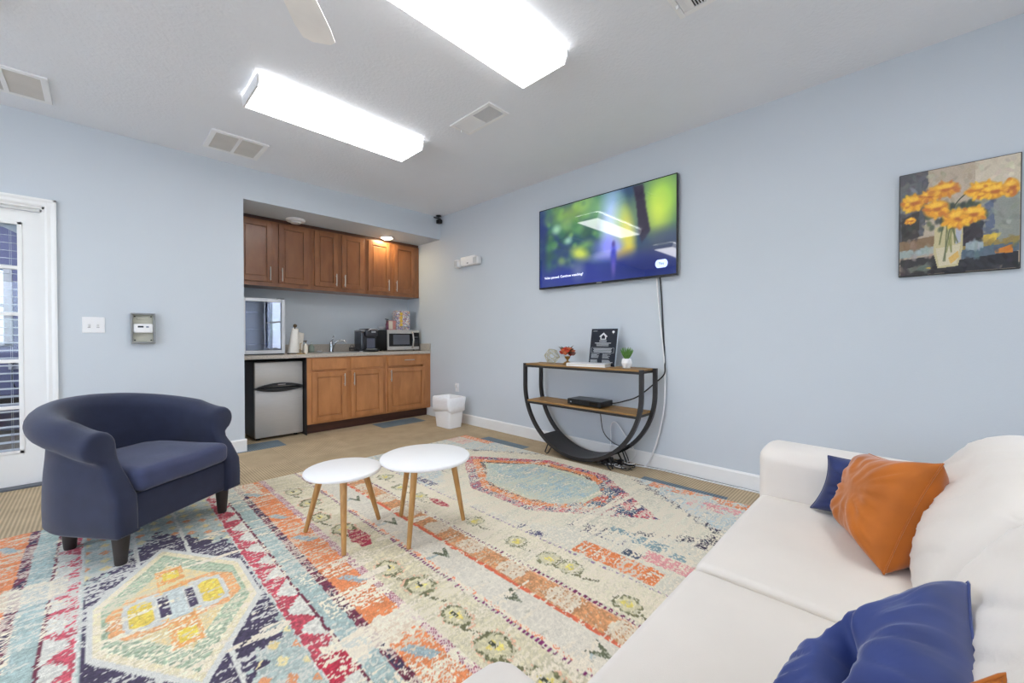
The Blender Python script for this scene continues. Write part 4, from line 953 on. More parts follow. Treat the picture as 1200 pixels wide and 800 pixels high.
for k in range(13):
    a = k * 2.4; el = .15 + 1.2 * ((k * 7) % 13) / 13; b = MB()
    cc = Vector((3.06 + .05 * math.cos(el) * math.cos(a), 2.255 + .062 * math.cos(el) * math.sin(a), CTOP + .088 + .062 * math.sin(el))); b.ball(cc, .023, 1, (1, 1.1, .9))
    for j in range(7):
        an = j * .9; b.ball(cc + Vector((.018 * math.cos(an), .018 * math.sin(an), .006)), .011, 1, (1, 1, .7))
    b.build('bloom', [pmat('red_bloom', (180, 58, 34), .8, var=.3, vscale=60), pmat('rust_bloom', (196, 104, 64), .8, var=.3, vscale=60), pmat('dusky_bloom', (110, 66, 56), .8, var=.3, vscale=60)][k % 3], t)
b = MB()
for k in range(16):
    a = k * .82; l = .055 + .035 * r3.random(); z = CTOP + .09 + .10 * r3.random(); p0 = Vector((3.06, 2.255, CTOP + .10)); p1 = Vector((3.06 + l * .8 * math.cos(a), 2.255 + l * 1.3 * math.sin(a), z)); sd = Vector((-math.sin(a), math.cos(a), .2)) * .014; m_ = (p0 + p1) / 2 + Vector((0, 0, .012))
    b._add([p0, m_ + sd, p1, m_ - sd], [(0, 1, 2), (0, 2, 3)])
bmesh.ops.solidify(b.bm, geom=b.bm.faces[:], thickness=.001); b.build('leaves', pmat('dark_leaf', (84, 78, 52), .7, var=.3, vscale=40), t)
t = thing('book', 'white closed book lying flat in front of the black sign', 'book', (3.02, 2.0, CTOP))
fnb = lambda a, c_, h: (3.0 + a * .985 - c_ * .17, 1.985 + a * .17 + c_ * .985, CTOP + h)
def obx(b, a0, a1, c0, c1, h0, h1): b.prism([(a0, c0), (a1, c0), (a1, c1), (a0, c1)], fnb, h0, h1)
b = MB(); obx(b, -.068, .108, -.18, .18, .0005, .004); obx(b, -.068, .108, -.18, .18, .024, .028); obx(b, -.068, .108, .176, .18, .004, .024); b.build('cover', pmat('book_white', (236, 236, 238), .35), t)
b = MB(); obx(b, -.063, .104, -.176, .176, .004, .024); b.build('pages', pmat('book_pages', (224, 218, 208), .8, var=.08, vscale=300), t)
# sign
SG = thing('sign_plaque', 'black standing sign with a white house logo and fine print on the console', 'sign', (3.13, 1.92, CTOP))
lean = R(11); Y0, Y1, HS = 1.788, 2.05, .335
def sg(y, h, d): return (3.098 + d * math.cos(lean) + h * math.sin(lean) * .9, y, CTOP + .001 + h * math.cos(lean) - d * .0)
b = MB(); b.prism([(Y0, 0), (Y1, 0), (Y1, HS), (Y0, HS)], sg, 0, .004); b.build('panel', pmat('sign_black', (28, 33, 44), .25), SG)
b = MB(); b.prism([(Y0 - .006, 0), (Y1 + .002, 0), (Y1 + .002, HS + .004), (Y0 - .006, HS + .004)], sg, .0045, .009)
b.build('acrylic_back', pmat('clear_acrylic_edge', (190, 202, 214), .1), SG)
MB().prism([(0, 0), (.075, 0), (.07, .006), (.006, .006)], lambda a, z, y: (3.10 + a, y, CTOP + .0005 + z), Y0, Y1).build('foot', _M['clear_acrylic_edge'], SG)
INK = pmat('sign_white_print', (214, 216, 218), .5)
def su(u, v, d=0): return sg(Y1 - u * (Y1 - Y0), v * HS, -.0012 - d)     # u from left, v from bottom
def bars(lst, nm, mat=INK):
    b = MB()
    for u0, u1, v0, v1 in lst: b.prism([(u0, v0), (u1, v0), (u1, v1), (u0, v1)], lambda u, v, d: su(u, v, d), 0, .0012)
    return b.build(nm, mat, SG)
b = MB(); ho_ = [(.34, .80), (.49, .90), (.64, .80), (.64, .78), (.60, .78), (.60, .71), (.38, .71), (.38, .78), (.34, .78)]
b.prism(ho_, lambda u, v, d: su(u, v, d), 0, .0012); b.build('house_logo', INK, SG)
b = MB(); b.prism([(.42, .79), (.49, .845), (.56, .79), (.56, .73), (.42, .73)], lambda u, v, d: su(u, v, d + .0012), 0, .0008); b.build('house_logo_inset', _M['sign_black'], SG)
bars([(.455, .525, .775, .79), (.455, .525, .745, .76)], 'equals_mark')
L2 = [(.07, .24, .935, .947), (.35, .63, .672, .69), (.35, .63, .648, .664), (.18, .80, .605, .625), (.24, .72, .575, .593), (.25, .72, .535, .553)]
L2 += [(.06, .94, .488, .493), (.06, .94, .352, .357), (.06, .068, .352, .493), (.932, .94, .352, .493)]
for k in range(4): L2.append((.14 + .03 * (k % 2), .86 - .03 * (k % 2), .455 - .03 * k, .473 - .03 * k))
rr_ = random.Random(2)
for k in range(5): L2 += [(.08, .30 + .1 * rr_.random(), .315 - .026 * k, .327 - .026 * k), (.52, .70 + .14 * rr_.random(), .315 - .026 * k, .327 - .026 * k)]
for k in range(5): L2 += [(.06, .30 + .06 * rr_.random(), .15 - .026 * k, .163 - .026 * k), (.52, .76 + .16 * rr_.random(), .15 - .026 * k, .163 - .026 * k)]
bars(L2, 'fine_print', pmat('sign_grey_print', (170, 174, 178), .5))
b = MB(); b.prism([(.86 + .045 * math.cos(a), .915 + .03 * math.sin(a)) for a in [6.283 * k / 20 for k in range(20)]], lambda u, v, d: su(u, v, d), 0, .0012); b.prism([(.835, .90), (.885, .90), (.86, .865)], lambda u, v, d: su(u, v, d), 0, .0012); b.build('corner_emblem', INK, SG)
# succulent
t = thing('potted_succulent', 'small spiky green succulent in a white faceted pot on the console', 'potted plant', (3.05, 1.645, CTOP))
b = MB(); n = 6; rows = []
for rr, z, ph in ((.03, .0005, 0), (.048, .042, .5), (.036, .078, 0)): rows.append([(3.05 + rr * math.cos(2 * math.pi * (k + ph) / n), 1.645 + rr * math.sin(2 * math.pi * (k + ph) / n), CTOP + z) for k in range(n)])
vs = [[b.bm.verts.new(p) for p in r0] for r0 in rows]
for i, (A_, B_) in enumerate(zip(vs, vs[1:])):
    for k in range(n):
        k2 = (k + 1) % n
        if i == 0: b.bm.faces.new((A_[k], A_[k2], B_[k])); b.bm.faces.new((A_[k2], B_[k2], B_[k]))
        else: b.bm.faces.new((A_[k], A_[k2], B_[k2])); b.bm.faces.new((A_[k], B_[k2], B_[k]))
b.bm.faces.new(vs[0][::-1]); b.bm.faces.new(vs[-1]); b.build('pot', PLASTIC, t)
b = MB()
for k in range(26):
    a = k * 2.4; tl = .25 + .75 * (k / 26); l = .05 + .045 * (1 - tl * .4); d = Vector((math.cos(a) * tl * .75, math.sin(a) * tl * .75, 1)).normalized(); p0 = Vector((3.05, 1.645, CTOP + .078)) + Vector((math.cos(a), math.sin(a), 0)) * .012
    b.tube([p0, p0 + d * l * .4, p0 + d * l * .8 + Vector((0, 0, .004)), p0 + d * l + Vector((0, 0, .008))], [.005, .0065, .004, .0008], 6)
b.build('leaves', pmat('succulent_green', (92, 138, 62), .5, var=.25, vscale=50), t, smooth=True)
# set-top box
t = thing('cable_box', 'flat black cable box on the lower shelf of the console', 'cable box', (3.04, 2.0, .497))
b = MB(); b.box(2.965, 3.155, 1.835, 2.185, .503, .552, .004); b.build('case', BLACK, t)
MB().box(2.964, 2.967, 2.14, 2.155, .52, .53).build('logo_light', pmat('pale_mark', (170, 178, 190), .4), t)
b = MB()
for x in (2.985, 3.135):
    for y in (1.86, 2.16): MB().lathe([(.008, .4975), (.008, .504)], (x, y, 0), 8).build('foot', BLACK, t)
MB().box(2.9645, 2.967, 1.87, 1.95, .515, .54).build('display', pmat('display_black', (6, 6, 8), .05), t)

# cords
WCORD = pmat('white_cord', (232, 232, 232), .4); BCORD = pmat('black_cord', (24, 24, 26), .4)
def cord(name, pts, r, mat, label): return tag(MB().tube(bez(pts), r, 8).build(name, mat, smooth=True), label, 'cable')
cord('hanging_cable', [(3.262, 1.488, 1.60), (3.27, 1.47, 1.35), (3.27, 1.445, 1.1), (3.268, 1.425, .93), (3.255, 1.41, .72), (3.25, 1.42, .50), (3.245, 1.47, .25), (3.245, 1.53, .08), (3.235, 1.57, .006)], .007, WCORD, 'long white cord dropping from the television to the floor')
cord('video_cable', [(3.262, 1.459, 1.60), (3.272, 1.448, 1.40), (3.272, 1.435, 1.15), (3.27, 1.42, .92), (3.255, 1.412, .87), (3.225, 1.405, .80), (3.215, 1.47, .73), (3.20, 1.62, .60), (3.19, 1.75, .545), (3.14, 1.80, .53), (3.12, 1.836, .528)], .006, BCORD, 'black cord running from the television to the cable box')
cord('power_cable', [(3.16, 2.02, .53), (3.22, 2.015, .52), (3.222, 2.0, .40), (3.225, 1.97, .24), (3.225, 1.88, .16), (3.235, 1.78, .12), (3.235, 1.72, .012), (3.16, 1.70, .006)], .004, BCORD, 'thin black cord hanging below the lower shelf of the console')
cord('looped_cable', [(3.235, 1.93, .006), (3.235, 1.90, .16), (3.235, 1.90, .30), (3.235, 1.85, .34), (3.235, 1.76, .24), (3.235, 1.67, .12), (3.225, 1.68, .05), (3.19, 1.74, .006)], .004, WCORD, 'looped white cord hanging behind the console ring')
cord('floor_cable', [(3.10, 1.74, .03), (3.18, 1.68, .008), (3.225, 1.55, .006), (3.245, 1.40, .006), (3.24, 1.1, .006), (3.245, .8, .006), (3.25, .5, .006), (3.25, .2, .006)], .006, WCORD, 'white cord lying along the floor by the right baseboard')
cord('baseboard_cable', [(3.14, 1.66, .02), (3.22, 1.62, .006), (3.258, 1.45, .006), (3.259, 1.1, .006), (3.26, .8, .006), (3.26, .2, .006)], .004, BCORD, 'black cord pressed against the foot of the right baseboard')
t = thing('power_strip', 'dark power strip tangled with cords on the floor under the console', 'power strip', (3.06, 1.78, 0))
b = MB(); b.box(3.03, 3.08, 1.62, 1.92, .0015, .032, .006); b.build('strip', pmat('taupe_plastic', (120, 112, 100), .5), t)
for y in (1.86, 1.80, 1.70): MB().box(3.032, 3.078, y - .022, y + .022, .033, .075, .006).build('plug_adapter', BLACK, t)
b = MB(); r4 = random.Random(8)
for k in range(7):
    pts = [(3.055 + .02 * r4.uniform(-1, 1), 1.66 + .2 * r4.random(), .05)] + [(2.99 + .17 * r4.random(), 1.58 + .3 * r4.random(), .012 + .03 * r4.random()) for _ in range(3)]
    b.tube(bez(pts, 6), .0045, 6)
b.build('tangled_cord', BCORD, t, smooth=True)
b = MB()
for k in range(3):
    pts = [(3.0 + .14 * r4.random(), 1.60 + .26 * r4.random(), .016 + .03 * r4.random()) for _ in range(4)]; b.tube(bez(pts, 6), .004, 6)
b.build('tangled_white_cord', WCORD, t, smooth=True)

# ---------------------------------------------------------------- rug
CREAM, SAGE, GREY = (234, 223, 201), (216, 210, 188), (212, 211, 203)
def make_rug():
    RX0, RX1, RY0, RY1 = -1.25, 2.9, .45, 3.5
    res = .0056
    xs = np.concatenate([np.arange(RX0, -.45, .011), np.arange(-.45, RX1, res), [RX1]]); ys = np.concatenate([np.linspace(RY0, .62, 8, endpoint=False), np.arange(.62, RY1 + res * .5, res)]); ys[-1] = RY1
    X, Y = np.meshgrid(xs, ys); H_, W_ = X.shape
    img = np.zeros((H_, W_, 3)) + np.array(SAGE)
    fine = vnoise(X, Y, .007, .007, 1); st = .6 * vnoise(X + 30, Y + 9, .09, .010, 2) + .4 * vnoise(X + 3, Y + 2, .035, .007, 12); st2 = vnoise(X, Y, .22, .03, 3); big = vnoise(X + 5, Y + 5, .45, .35, 4); mid = .6 * vnoise(X, Y, .06, .05, 5) + .4 * vnoise(X, Y, .015, .012, 15)
    jag = (vnoise(X, Y, .02, .02, 6) - .5)
    def put(m_, col, wear=.2, jit=.10, wcol=None):
        """wear: share of the area rubbed through"""
        q = .38 * st + .30 * fine + .20 * st2 + .20 * big; thr = np.quantile(q[m_], wear) if m_.any() else 0
        mm = m_ & (q >= thr); k = 1 + jit * (fine - .5) * 2.6 + jit * (st - .5); img[mm] = np.array(col, float) * k[mm][:, None]
        if wcol is not None:
            ww = m_ & ~mm; img[ww] = np.array(wcol, float)
    u = np.abs(X - .222); jx = X + jag * .010
    uj = np.abs(jx - .222)
    band = lambda a, b_: (uj >= a) & (uj < b_)
    inL = (uj < .66)
    # base tone
    put(X > -9, CREAM, 0, .05); put(X > .87, (206, 201, 178), .35, .08, CREAM)
    # --- bands mirrored about the yellow medallion
    put(band(0, .278), (168, 182, 176), .3, .12, (208, 208, 198)); put(band(.276, .31), GREY, 0)
    put(band(.305, .37), (214, 212, 202), .1)
    ph = (Y * 4.9 + .25 * np.floor(Y * 4.9) + .4 * (X > .2)) % 1; tri = 1 - np.abs(ph - .45) / .45
    zz = .300 + .072 * np.clip(np.round(tri * 6) / 6, 0, 1) + .010 * (vnoise(X, Y, .05, .05, 21) - .5)
    put((uj > .278) & (uj < zz) & (X > .2), (186, 72, 86), .18, .2, (222, 206, 194)); put((uj > .286) & (uj < zz) & (X < .2), (190, 78, 92), .34, .2, (214, 208, 198))
    put(band(.366, .378), (104, 40, 60), .30, .1, CREAM)
    put(band(.378, .458), (160, 180, 176), .24, .12, (212, 212, 200))
    put(band(.452, .492), (104, 42, 62), .34, .3, (208, 190, 176)); put(band(.458, .486) & (mid > .56), (56, 48, 74), .2)
    put(band(.490, .618), (226, 134, 84), .24, .10, (224, 204, 178))
    put(band(.618, .652), (222, 196, 190), .1); put(band(.618, .652) & (((Y * 62 + uj * 60) % 1) < .42), (150, 48, 86), .25, .1, (226, 206, 198))
    # far part of the left orange band and beyond
    put((X < -.43) & (X > -.63), (204, 196, 168), .3, .1, CREAM); put((X <= -.63) & (X > -.66), (126, 38, 96), .3, .1, CREAM); put((X <= -.66) & (X > -.82), (221, 214, 198), .1, .06); put((X <= -.82) & (X > -.95), (206, 146, 102), .25, .14, CREAM); put(X <= -.95, (208, 206, 186), .35, .1, CREAM)
    put((X < -1.05) & (X > -1.15) & (mid > .5), (198, 90, 96), .3, .15, CREAM)
    # --- worn patches across these bands, running with the weft
    for y0, y1, x0, x1, wr in ((1.30, 1.46, .53, .98, .74), (1.56, 1.74, .62, .90, .55), (1.02, 1.14, .62, .95, .5), (2.55, 2.75, -.45, -.1, .55), (3.2, 3.5, .56, .80, .4), (1.88, 1.95, .62, .8, .45), (2.1, 2.5, -.4, -.22, .35)):
        put((Y + jag * .06 > y0) & (Y + jag * .06 < y1) & (X > x0) & (X < x1), CREAM, 1 - wr, .05)
    for x, y in ((.76, 2.72), (.775, 2.33), (.80, 1.78), (.775, 1.20), (.74, 3.22), (-.33, 3.28)):
        for s in (-1, 1): put(np.abs((jx - x) + s * .55 * np.abs(Y - y) * 1) + .0 * Y < .022 * (np.abs(Y - y) < .055) * (s * (Y - y) > -.01), (160, 178, 182), .15)
    put((jx > .50) & (jx < .592) & (Y > 1.28) & (Y < 1.42), (178, 42, 62), .32, .2, CREAM)
    # --- yellow medallion
    cx, cy = .222, 2.145; v = np.abs(Y - cy); uu = np.abs(X - cx)
    def hexd(hw, hh, sh): # <1 inside, elongated along Y
        return np.maximum(uu / hw, (v + uu * (hh - sh) / hw) / hh)
    # corner wedges in dark navy and dotted ends
    wed = (uu < .272) & (hexd(.262, .60, .185) >= 1) & (v + uu * 1.55 < .83 + .05 * jag * 4)
    put(wed, (62, 54, 78), .26, .2, (206, 204, 198))
    dots = (uu < .272) & (v + uu * 1.55 >= .83)
    for px, py in [(a * .068, b_ * .10 + (a % 2) * .05) for a in range(-4, 5) for b_ in range(-14, 15)]:
        d = np.abs(X - cx - px) * 1.1 + np.abs(Y - cy - py) * .8
        put(dots & (d < .024 + .004 * jag), [(226, 206, 146), (222, 150, 104), (228, 214, 160)][int(abs(px * 100 + py * 77)) % 3], .12, .05)
    for s in (-1, 1): put((np.abs(jx - cx - s * .095) < .008) & (hexd(.262, .60, .185) >= 1), GREY, .05)
    h1 = hexd(.262, .60, .185); put(h1 < 1, GREY, 0, .04); put(h1 < .93, (224, 213, 176), .25, .08, CREAM); put(h1 < .84, (160, 178, 148), .20, .16, (218, 212, 186))
    put((h1 < .80) & ((np.floor(X / .016) + np.floor(Y / .016)) % 2 == 0), (186, 196, 168), .2, .05)
    put((h1 < .62) & (uu < .20), (226, 204, 150), .35, .06, (218, 206, 170))
    cart = np.maximum(np.maximum(uu / .205, v / .160), (uu + .8 * v) / .272); put(cart < 1 + .05 * jag, (230, 166, 112), .22, .12, (226, 208, 168)); put(cart < .80, GREY, .0, .06); put(cart < .70, (228, 180, 132), .25, .1, (222, 212, 186))
    put((uu < .05) & (v < .33), (232, 164, 100), .3, .1, (226, 210, 160)); put((uu < .028) & (v > .22) & (v < .30), (238, 206, 84), .1)
    put((uu < .035) & (v < .12), (200, 208, 204), 0)
    for s in (-1, 1):
        q_ = np.abs(X - cx - s * .112); put((q_ < .046) & (v < .112), GREY, 0, .05); put((q_ < .034) & (v < .094) & (v + q_ < .112), (232, 202, 90), .08, .12)
        put((np.abs(X - cx - s * .046) < .021) & (v < .10), GREY, 0); put((np.abs(X - cx - s * .044) < .016) & (v < .082), (62, 52, 78), .15, .2)
    put((h1 < .93) & (Y < 1.98 + .1 * mid), (232, 222, 198), .72, .06); put((h1 < .93) & (st2 > .66), (230, 220, 196), .62, .06)
    # --- khaki leaf band
    kb = (X > .872) & (X < 1.088); put(kb, (208, 199, 168), .30, .10, (228, 218, 194))
    for k, (x, y) in enumerate([(.955, 3.08), (.97, 2.80), (.93, 2.53), (.97, 2.28), (.955, 1.74), (.985, 1.52), (.972, 1.255), (.97, 1.03), (.985, .80), (1.0, .60)]):
        a = .055 if k % 2 else .045; e2 = np.sqrt(((X - x) / a) ** 2 + ((Y - y) / .068) ** 2) + .35 * jag
        put(kb & (e2 < 1.35), (214, 172, 142), .55, .1); put(kb & (e2 < 1.12), (104, 104, 72), .36, .25, (196, 188, 156)); put(kb & (e2 < .85), (208, 200, 164), .0, .10); put(kb & (e2 < .45), (226, 208, 116), .45, .12, (212, 204, 170)); put(kb & (np.abs(X - x) < .008) & (np.abs(Y - y - .01) < .02), (60, 64, 50), .2)
        put(kb & (np.abs(X - x - .022 * np.sin((Y - y) * 22)) < .009) & (Y < y - .05) & (Y > y - .17), (104, 102, 72), .35, .1)
    e2 = np.sqrt(((X - .99) / .045) ** 2 + ((Y - 2.12) / .12) ** 2) + .4 * jag; put(e2 < 1, (160, 44, 66), .30, .15, (206, 160, 140))
    # --- purple dashes, cream band, red line
    put((jx > 1.088) & (jx < 1.106) & (((Y * 48) % 1) < .55), (126, 38, 96), .15, .1, SAGE); put((jx > 1.106) & (jx < 1.124), (224, 144, 108), .55, .1, CREAM)
    put((jx > 1.124) & (jx < 1.272), (221, 214, 198), .0, .05); put((jx > 1.124) & (jx < 1.272) & (mid > .78), (196, 190, 172), .3)
    for x, y in ((1.21, 2.64), (1.208, 2.16), (1.21, 1.655), (1.21, 1.17), (1.21, .74)):
        hd = (np.abs(X - x) < .034 - .45 * np.abs(Y - y + .0)) ; tip = (Y - y < .05) & (Y - y > -.055) & (np.abs(X - x + .0) + .0 < .04 * ((Y - y + .055) / .105)); notch = (np.abs(X - x) < .022 * (Y - y - .0) / .05) & (Y > y)
        put(tip & ~notch, (94, 100, 76), .18, .15, (170, 170, 150)); put((np.abs(X - x + .06) < .03) & (np.abs(Y - y - .02) < .012), (168, 180, 178), .3)
    put((jx > 1.272) & (jx < 1.292), (218, 104, 72), .1, .08, CREAM)
    tb = (jx > 1.292) & (jx < 1.405); put(tb, (204, 144, 98), .10, .16, (216, 190, 158)); sy = np.abs(((Y + .03) / .30) % 1 - .5) * 2
    put(tb & (X < 1.405) & (X > 1.30) & (sy < .55 - 3.2 * np.abs(np.round(X / .022) * .022 - 1.352)), (222, 208, 184), .2, .06)
    put((jx > 1.405) & (jx < 1.413), (222, 180, 150), .2)
    put((jx > 1.413) & (jx < 1.432) & (((Y * 40) % 1) < .6), (120, 36, 84), .10 + 0, .1, CREAM); put((jx > 1.40) & (jx < 1.44) & (Y > 1.25) & (Y < 2.6), CREAM, .45)
    # --- second leaf band, paler
    kb = (X > 1.44) & (X < 1.66); put(kb, (218, 210, 184), .45, .09, CREAM)
    for k, (x, y) in enumerate([(1.54, 3.2), (1.56, 2.9), (1.53, 2.62), (1.556, 1.82), (1.556, 1.48), (1.545, 1.25), (1.556, 1.13), (1.50, .80), (1.54, .60), (1.53, 2.38)]):
        a = .052; e2 = np.sqrt(((X - x) / a) ** 2 + ((Y - y) / .06) ** 2) + .5 * jag; put(kb & (e2 < 1.1), (120, 118, 84), .5 if y > 1.2 else .3, .2, (206, 200, 172)); put(kb & (e2 < .8), (214, 206, 168), .0, .08); put(kb & (e2 < .4), (226, 210, 110), .3, .1)
        put(kb & (np.abs(X - x - .03 * np.sin((Y - y) * 20)) < .009) & (Y < y - .04) & (Y > y - .16), (116, 112, 80), .45 if y > 1.2 else .25, .1)
    e2 = np.sqrt(((X - 1.566) / .03) ** 2 + ((Y - 2.2) / .09) ** 2) + .4 * jag; put(e2 < 1, (176, 70, 84), .3, .15, (216, 170, 150))
    put((jx > 1.66) & (jx < 1.676) & (((Y * 30) % 1) < .6), (146, 120, 152), .4, .1, CREAM)
    # --- large pale field with the blue octagon
    fld = X > 1.676; put(fld, (213, 208, 187), .42, .09, (230, 219, 197))
    ox, oy = 2.337, 1.975; ou = np.abs(X - ox); ov = np.abs(Y - oy)
    far = np.maximum(ou / .62, (ov + ou * 1.62) / 1.36)           # outer pale hexagon
    zig = far + .02 * ((Y * 9 + X * 4) % 1 > .5) + .05 * jag
    out = fld & (zig > 1.0); put(out, (216, 211, 194), .2, .06, CREAM); put(out & ((X > 2.25) | (Y > 2.5)), (180, 193, 194), .42, .12, (220, 214, 198)); put(fld & (zig > .965) & (zig < 1.03) & ((X > 1.95) | (Y < 1.3)), (48, 42, 62), .55, .15)
    put(fld & (np.abs(X - 2.26) < .10) & (Y < .78) & (Y > .66) & (mid > .35), (48, 38, 60), .25, .2)
    put((X > 2.80) & (Y < 1.35) & (mid > .38), (228, 136, 88), .30, .12, (210, 200, 186)); put((np.abs(X - 2.72) < .06) & (Y < 1.02) & (mid > .36), (222, 150, 150), .35, .1); put((X > 2.80) & (Y > 3.05), (226, 122, 66), .15, .1, CREAM); put((X > 2.60) & (X < 2.78) & (Y > 3.22), (214, 168, 158), .35, .1)
    put((jx > 1.69) & (jx < 1.82) & (Y < 1.22) & (Y > .78) & (mid > .28), (226, 126, 72), .25, .12, (222, 206, 186)); put((jx > 1.86) & (jx < 1.96) & (Y < .93) & (Y > .70), (222, 152, 152), .3, .08, CREAM); put((np.abs(X - 1.87) < .03) & (np.abs(Y - .97) < .05), (62, 74, 96), .4)
    put((np.abs(X - 2.02) < .05) & (Y < 1.2) & (Y > .75) & (mid > .45), (130, 156, 160), .3, .1)
    put((np.abs(X - 1.73) < .03) & (Y > 2.45) & (Y < 2.72) & (mid > .4), (84, 82, 110), .3, .2)
    put((np.abs(X - 1.70) < .03) & (Y > 1.4) & (Y < 1.6) & (mid > .45), (84, 80, 108), .35, .2); put((np.abs(X - 1.95) < .05) & (Y > 1.05) & (Y < 1.4) & (mid > .52), (70, 62, 92), .45, .2)
    oc = np.maximum(ou / .452, (ov + ou * 1.45) / .93) + .035 * jag
    put(oc < 1, (198, 74, 88), .30, .15, (214, 190, 176)); put((oc < 1) & (mid > .58), (66, 66, 104), .25, .2, (214, 190, 176)); put((oc < 1) & (Y < 1.62) & (mid < .42), (222, 198, 178), .2)
    put((oc < 1) & (X < 2.1) & (Y > 2.15) & (oc > .86), (78, 84, 122), .35, .2, (200, 120, 120))
    put((oc < .86) & (Y > 1.38), (230, 132, 76), .12, .10, (224, 200, 170)); put((oc < .86) & (Y < 1.62) & (mid > .42), (62, 92, 120), .35, .2, (214, 196, 176)); put((oc < .86) & (Y < 1.5) & (mid < .4), (196, 80, 92), .3, .2)
    put((oc < .74) & (oc > .68) & (Y > 1.6), (56, 50, 62), .28, .2, (222, 170, 130))
    ins = np.maximum(ou / .30, (ov * .98 + ou * 1.0) / .63) + .03 * jag
    put((oc < .685) & (Y > 1.5), (204, 206, 178), .15, .08, (212, 210, 190)); put((ins < .92) & (Y > 1.55), (178, 194, 186), .35, .10, (206, 206, 186)); put((ins < .72) & (mid > .47), (156, 182, 188), .3, .10)
    # overall softening of colour, pale weft streaks
    put((X > .3) & (st2 > .80), (226, 216, 196), .45, .05); put(X > 1.41, (228, 218, 198), .90, .05)
    put((oc < 1) & (X < 2.25), (220, 212, 194), .72, .06)
    img = img * .93 + np.array(CREAM) * .07 * (.97 + .1 * big[..., None])
    z = .012 + .0012 * (fine - .5)
    Xw = X + np.clip((X - 2.4) / .5, 0, 1) * (.04 - .085 * (Y - .75) / 2.75)
    edge = (X <= RX0 + 1e-6) | (X >= RX1 - 1e-6) | (Y <= RY0 + 1e-6) | (Y >= RY1 - 1e-6)
    z = np.where(edge, .001, z)
    V = np.stack([Xw, Y, z], -1).reshape(-1, 3)
    o = colour_mesh('area_rug', V, grid_faces(H_, W_), nlin(np.clip(img * 1.045, 0, 250)).reshape(-1, 3), vcmat('woven_rug', .95, .26, 330, .7, sheen=.1, spec=.1), None, True)
    tag(o, 'large distressed multicolour patterned area rug on the brown carpet', 'rug')
make_rug()

# ---------------------------------------------------------------- side tables
def side_table(cx, cy, top, dia, feet, label):
    t = thing('side_table', label, 'side table', (cx, cy, .012), 0, 'round white tripod side tables')
    r = dia / 2
    MB().lathe([(r - .012, top - .022), (r - .004, top - .019), (r, top - .011), (r - .003, top - .003), (r - .009, top)], (cx, cy, 0), 64).build('tabletop', pmat('white_lacquer', (243, 243, 242), .35, var=.01), t, smooth=True, angle=30)
    for fx_, fy in feet:
        d = Vector((fx_ - cx, fy - cy, 0)); k = (r * .62) / d.length
        MB().tube([(fx_, fy, .0165), (cx + d.x * k, cy + d.y * k, top - .021)], [.0115, .0185], 14).build('leg', OAK, t, smooth=True, angle=50)
    return t
side_table(.938, 2.21, .385, .402, [(.803, 2.394), (.848, 1.995), (1.166, 2.247)], 'smaller and lower round white table with three wooden legs, nearer the armchair')
side_table(1.300, 1.953, .432, .502, [(1.283, 2.193), (1.108, 1.82), (1.512, 1.876)], 'larger and taller round white table with three wooden legs, farther from the armchair')

